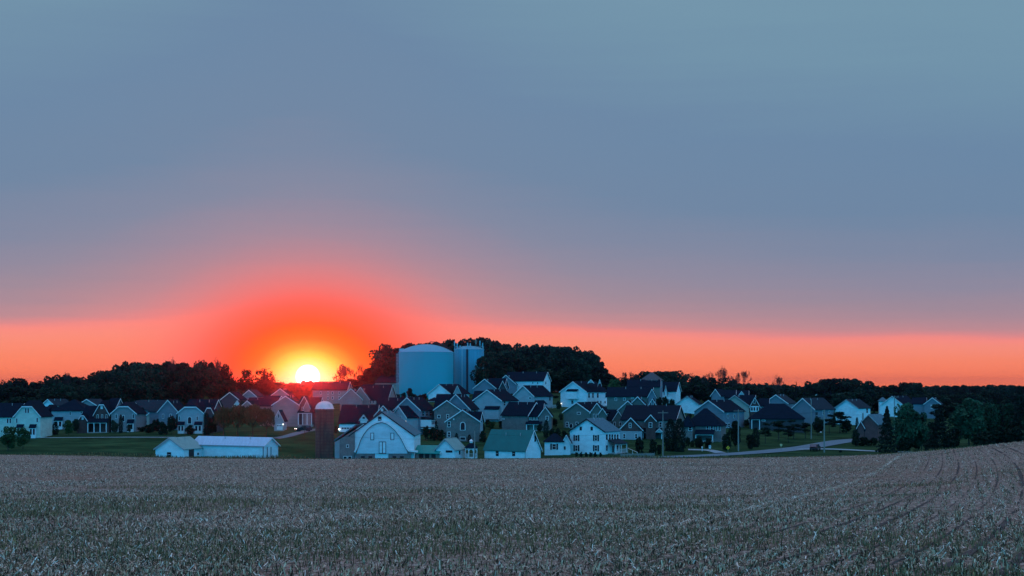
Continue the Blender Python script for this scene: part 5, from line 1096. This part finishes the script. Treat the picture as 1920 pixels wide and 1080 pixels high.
# --- willows and yard trees, left
for x, ty, w__, l in ((420, 762, 40, 'olive willow, leftmost of the row above the white shed'), (446, 758, 44, 'olive willow second from the left above the white shed'), (474, 757, 46, 'tallest olive willow in the middle of the row above the white shed'), (500, 764, 36, 'olive willow at the right end of the row above the white shed')):
    tree('willow', x, 820, ty, w__, l, 'willows above the white shed')
tree('round', 402, 815, 748, 26, 'pale green round tree behind the left end of the willows', m='leaf2', Y=470); tree('round', 390, 812, 744, 24, 'green round tree behind the light grey house', m='leaf2', Y=480)
tree('green', 15, 846, 797, 42, 'bright green shrubby tree before the cream house, left of the pair', 'green shrubby trees before the cream house')
tree('green', 43, 842, 802, 34, 'bright green shrubby tree before the cream house, right of the pair', 'green shrubby trees before the cream house')
tree('column', 104, 815, 791, 13, 'dark cone-shaped evergreen before the hip-roofed house')
tree('round', 128, 817, 788, 24, 'small leafy lawn tree right of the dark cone evergreen', m='leaf2')
tree('round', 143, 813, 786, 17, 'small dark lawn tree beside the brick gable on the left')
tree('shrub', 160, 811, 800, 14, 'dark shrub in front of the left brick gable', cat='shrub')
tree('round', 214, 813, 788, 19, 'dark round tree before the broad clipped gable house'); tree('column', 226.5, 812, 778, 9, 'narrow column evergreen against the broad clipped gable house')
tree('round', 242, 812, 796, 12, 'tiny leafy tree before the white bay'); tree('column', 267, 803, 765, 14, 'tall dark column evergreen in the second row on the left')
for x, ty, w__, by in ((280, 795, 24, 812), (292, 784, 20, 813), (305, 789, 24, 815), (322, 780, 22, 815), (265, 800, 22, 810)): tree('shrub' if ty > 788 else 'round', x, by, ty, w__, 'dark bush in the thicket left of the light grey house', 'bushes in the thicket left of the light grey house', cat='shrub' if ty > 788 else 'tree')
tree('shrub', 356, 815, 797, 22, 'dark bush between the two white bays of the light grey house', cat='shrub')
tree('column', 388, 816, 775, 14, 'dark upright evergreen at the corner of the light grey house'); tree('round', 398, 817, 780, 22, 'dark tree at the left end of the willows')
tree('shrub', 385, 816, 803, 14, 'low dark bush left of the willows', cat='shrub')
tree('bare', 571, 820, 798, 12, 'small bare yard tree beside the silo'); tree('column', 630, 812, 798, 7, 'small dark evergreen at the garage corner left of the barn')
# --- by the barn and village, centre
for x, ty, w__ in ((799, 798, 16), (812, 801, 18), (826, 804, 20), (838, 808, 14)): tree('shrub', x, 826, ty, w__, 'dark hedge bush right of the white barn', 'hedge bushes right of the white barn', cat='shrub')
tree('column', 818, 824, 790, 8, 'slim evergreen among the hedge bushes right of the barn'); tree('column', 856, 829, 812, 7, 'small cone evergreen left of the arched window'); tree('column', 880, 829, 815, 8, 'small cone evergreen right of the arched window')
tree('shrub', 905, 829, 808, 18, 'dark bush at the right corner of the grey brick arched-window house', cat='shrub')
tree('green', 920, 806, 789, 22, 'small green tree below the tan box-bay house', m='leaf2'); tree('shrub', 914, 800, 786, 12, 'little bush under the projecting box bay', cat='shrub')
tree('column', 1024, 820, 788, 12, 'upright evergreen beside the small porch of the hip-roofed brick house'); tree('round', 1012, 812, 795, 13, 'small dark tree left of the upright evergreen')
for x in (1034, 1046, 1058): tree('shrub', x, 822, 803 + (x == 1058) * 3, 16, 'dark bush behind the farmhouse annex', 'bushes behind the farmhouse annex', cat='shrub')
for x, w__ in ((1081, 8), (1089.5, 8), (1099, 9), (1108, 9), (1116, 8), (1126, 7)): tree('shrub', x, 853.5, 847.5, w__, 'clipped round bush along the farmhouse front wall', 'clipped bushes along the farmhouse wall', cat='shrub', Y=348.3)
tree('round', 768, 0, 728, 14, 'small dark tree at the left foot of the big tank', Y=545)
for x, ty in ((745, 738), (757, 736), (776, 738), (790, 740), (796, 738)): tree('shrub', x, 0, ty, 16, 'dark bush on the bank below the big tank', 'bushes on the bank below the big tank', Y=540, cat='shrub')
tree('shrub', 1003, 774, 757, 12, 'dark bush left of the white house with the box bay', cat='shrub', Y=520); tree('round', 1043, 0, 742, 16, 'dark tree against the left gable of the white house', Y=530); tree('round', 1150, 0, 712, 26, 'green tree beside the white house below the skyline gap', Y=560, m='leaf2')
for x, y, ty, w__ in ((1248, 0, 742, 18), (1260, 0, 748, 14), (1236, 0, 745, 14)): tree('round', x, 0, ty, w__, 'dark tree before the sharp-gabled white house', 'trees before the sharp-gabled white house', Y=505)
tree('shrub', 1199, 853, 819, 24, 'large dark round bush right of the farmhouse, left of two', cat='shrub'); tree('shrub', 1224, 852, 823, 22, 'large dark round bush by the dark pole', cat='shrub')
tree('shrub', 1236, 852, 832, 14, 'low dark bush right of the dark pole', cat='shrub')
tree('column', 1257, 846, 787, 26, 'big dark conifer, left and taller-topped of the pair by the brick house'); tree('column', 1274, 847, 786, 26, 'big dark conifer, right one of the pair by the brick house')
tree('shrub', 1290, 838, 819, 13, 'dark bush right of the paired conifers', cat='shrub'); tree('column', 1298, 838, 826, 8, 'little cone evergreen before the low hip-roofed house')
for x, w__ in ((1312, 18), (1328, 20), (1306, 12)): tree('shrub', x, 840, 820, w__, 'dark bush before the low hip-roofed house', 'bushes before the low hip-roofed house', cat='shrub')
tree('shrub', 1363, 845, 811, 26, 'big dark rounded bush behind the yellow diamond sign', cat='shrub'); tree('round', 1379, 842, 790, 26, 'dark leafy tree behind the crossarm pole')
tree('shrub', 1407, 842, 812, 22, 'big dark bush right of the crossarm pole, front one', cat='shrub'); tree('column', 1417, 838, 803, 16, 'dark upright evergreen beside the bushes right of the crossarm pole')
for x, ty, w__, by in ((1435, 793, 30, 832), (1460, 788, 44, 826), (1488, 787, 40, 824), (1510, 792, 34, 822), (1478, 798, 30, 830)): tree('spread', x, by, ty, w__, 'low spreading dark tree before the broad hip-roofed house', 'spreading trees before the broad hip roof')
tree('spread', 1575, 812, 771, 46, 'layered spreading tree before the bright white gable, taller one'); tree('spread', 1555, 814, 777, 32, 'layered spreading tree left of the taller spreading tree'); tree('shrub', 1586, 812, 786, 28, 'dense dark bush under the bright white gable', cat='shrub'); tree('round', 1533, 817, 783, 26, 'dark round tree beside the grey lamp pole')
tree('column', 1607, 812, 783, 7, 'thin evergreen at the corner of the bright white house')
for x, ty, w__ in ((1604, 806, 22), (1620, 818, 30), (1638, 820, 24)): tree('shrub', x, 836, ty, w__, 'dark bush before the red brick house', 'bushes before the red brick house', cat='shrub')
tree('shrub', 1576, 848.5, 843.5, 7, 'tiny round bush beside the driveway', cat='shrub')
# --- big trees on the right
tree('conifer', 1663, 850, 763, 46, 'tall dark spruce right of the red brick house')
tree('green', 1700, 846, 757, 62, 'big dense leafy tree right of the tall spruce', m='leafr'); tree('green', 1728, 845, 770, 50, 'leafy tree filling the gap between the big trees on the right', m='leafr')
tree('conifer', 1762, 847, 762, 60, 'broad dark conifer in the middle of the right-hand trees'); tree('shrub', 1780, 846, 818, 30, 'dark shrub at the skirt of the broad conifer', cat='shrub'); tree('shrub', 1742, 846, 826, 28, 'low dark shrub left of the broad conifer', cat='shrub')
tree('round', 1817, 839, 748, 78, 'wide leafy tree with a forked trunk over the pale grass', Y=395, m='leafr'); tree('green', 1800, 0, 765, 56, 'leafy tree behind the fork-trunked tree', Y=440, m='leafr')
tree('green', 1858, 0, 752, 56, 'leafy tree between fork-trunked tree and right edge', Y=400, m='leafr'); tree('conifer', 1872, 0, 748, 44, 'dark conifer near the right edge', Y=405); tree('conifer', 1912, 0, 726, 56, 'tallest dark conifer at the right edge', Y=400)
tree('green', 1893, 0, 757, 50, 'leafy tree left of the tallest conifer at the right edge', Y=415, m='leafr'); tree('green', 1940, 0, 752, 60, 'leafy tree cut by the right edge', Y=395, m='leafr')
for x, ty in ((1875, 800), (1855, 806), (1900, 800)): tree('shrub', x, 0, ty, 44, 'dark shrub at the field crest near the right edge', 'shrubs at the field crest', Y=385, cat='shrub')
for x, w__ in ((1836, 34),): tree('shrub', x, 0, 812, w__, 'low dark hedge mass right of the forked trunk', cat='shrub', Y=380)
for x, ty, w__, Yv in ((1690, 800, 40, 378), (1722, 806, 44, 380), (1745, 792, 40, 384), (1790, 800, 34, 390), (1700, 818, 40, 372)): tree('shrub', x, 0, ty, w__, 'dark undergrowth shrub among the big right-hand trees', 'undergrowth among the big right-hand trees', Y=Yv, cat='shrub')
for x, ty, w__, Yv in ((84, 772, 14, 452), (166, 786, 12, 440), (247, 782, 12, 440), (334, 776, 13, 425), (380, 768, 16, 432), (410, 756, 22, 470), (455, 752, 18, 480)): tree('round', x, 0, ty, w__, 'dark leafy yard tree squeezed between the left-hand houses', 'yard trees between the left-hand houses', Y=Yv)
BT = ((905, 808, 794, 12), (939, 802, 788, 12), (1041, 800, 784, 14), (1052, 790, 775, 10), (1150, 812, 796, 15), (1245, 812, 792, 12), (1293, 790, 774, 12), (1400, 802, 786, 14), (1480, 790, 772, 14), (1563, 797, 781, 12), (984, 776, 760, 12), (881, 772, 757, 11), (722, 794, 778, 14), (1102, 808, 793, 12), (1352, 800, 787, 12), (1428, 790, 774, 14), (1640, 795, 772, 20), (1048, 770, 752, 12), (960, 752, 738, 12), (1232, 765, 748, 12))
for x, by, ty, w__ in BT: tree(('round', 'shrub')[x % 2], x, by, ty, w__, 'small dark garden tree' + where(x).replace(' directly above ', ' standing downhill of ').replace(' above and left of ', ' downhill and left of ').replace(' above and right of ', ' downhill and right of '), 'small garden trees between the hillside houses')
# --- far woods: one mass
n = 60000; X = rng.uniform(-1100, 1300, n); Yw = rng.uniform(1150, 1900, n); zg = gz(X, Yw)
ht = 7.5 + 2.6 * snoise(X, Yw, .06, 31) + 2 * snoise(X, Yw, .17, 32); C = np.stack([X, Yw, zg + ht * rng.uniform(.2, 1, n) ** .6], 1)
o = bpy.data.objects.new('distant_woods', cmesh('distant_woods', quads(C, 2.2), 'leaf')); COL.objects.link(o); setp(o, 'low dark line of distant woods on the horizon', 'woods', None, 'stuff')

# ============================================================ haze: even air round the whole scene
HZ = dict(density=9e-5, color=(.08, .22, .95, 1), g=.982)
hm = bpy.data.materials.new('haze_air'); hm.use_nodes = True; hm.node_tree.nodes.clear()
pv = hm.node_tree.nodes.new('ShaderNodeVolumePrincipled'); ho = hm.node_tree.nodes.new('ShaderNodeOutputMaterial'); hm.node_tree.links.new(pv.outputs[0], ho.inputs['Volume'])
pv.inputs['Color'].default_value = HZ['color']; pv.inputs['Density'].default_value = HZ['density']; pv.inputs['Anisotropy'].default_value = HZ['g']
o = MB().abox(-5600, -120, -20, 5600, 6200, 34).build('haze', hm); o['kind'] = 'stuff'
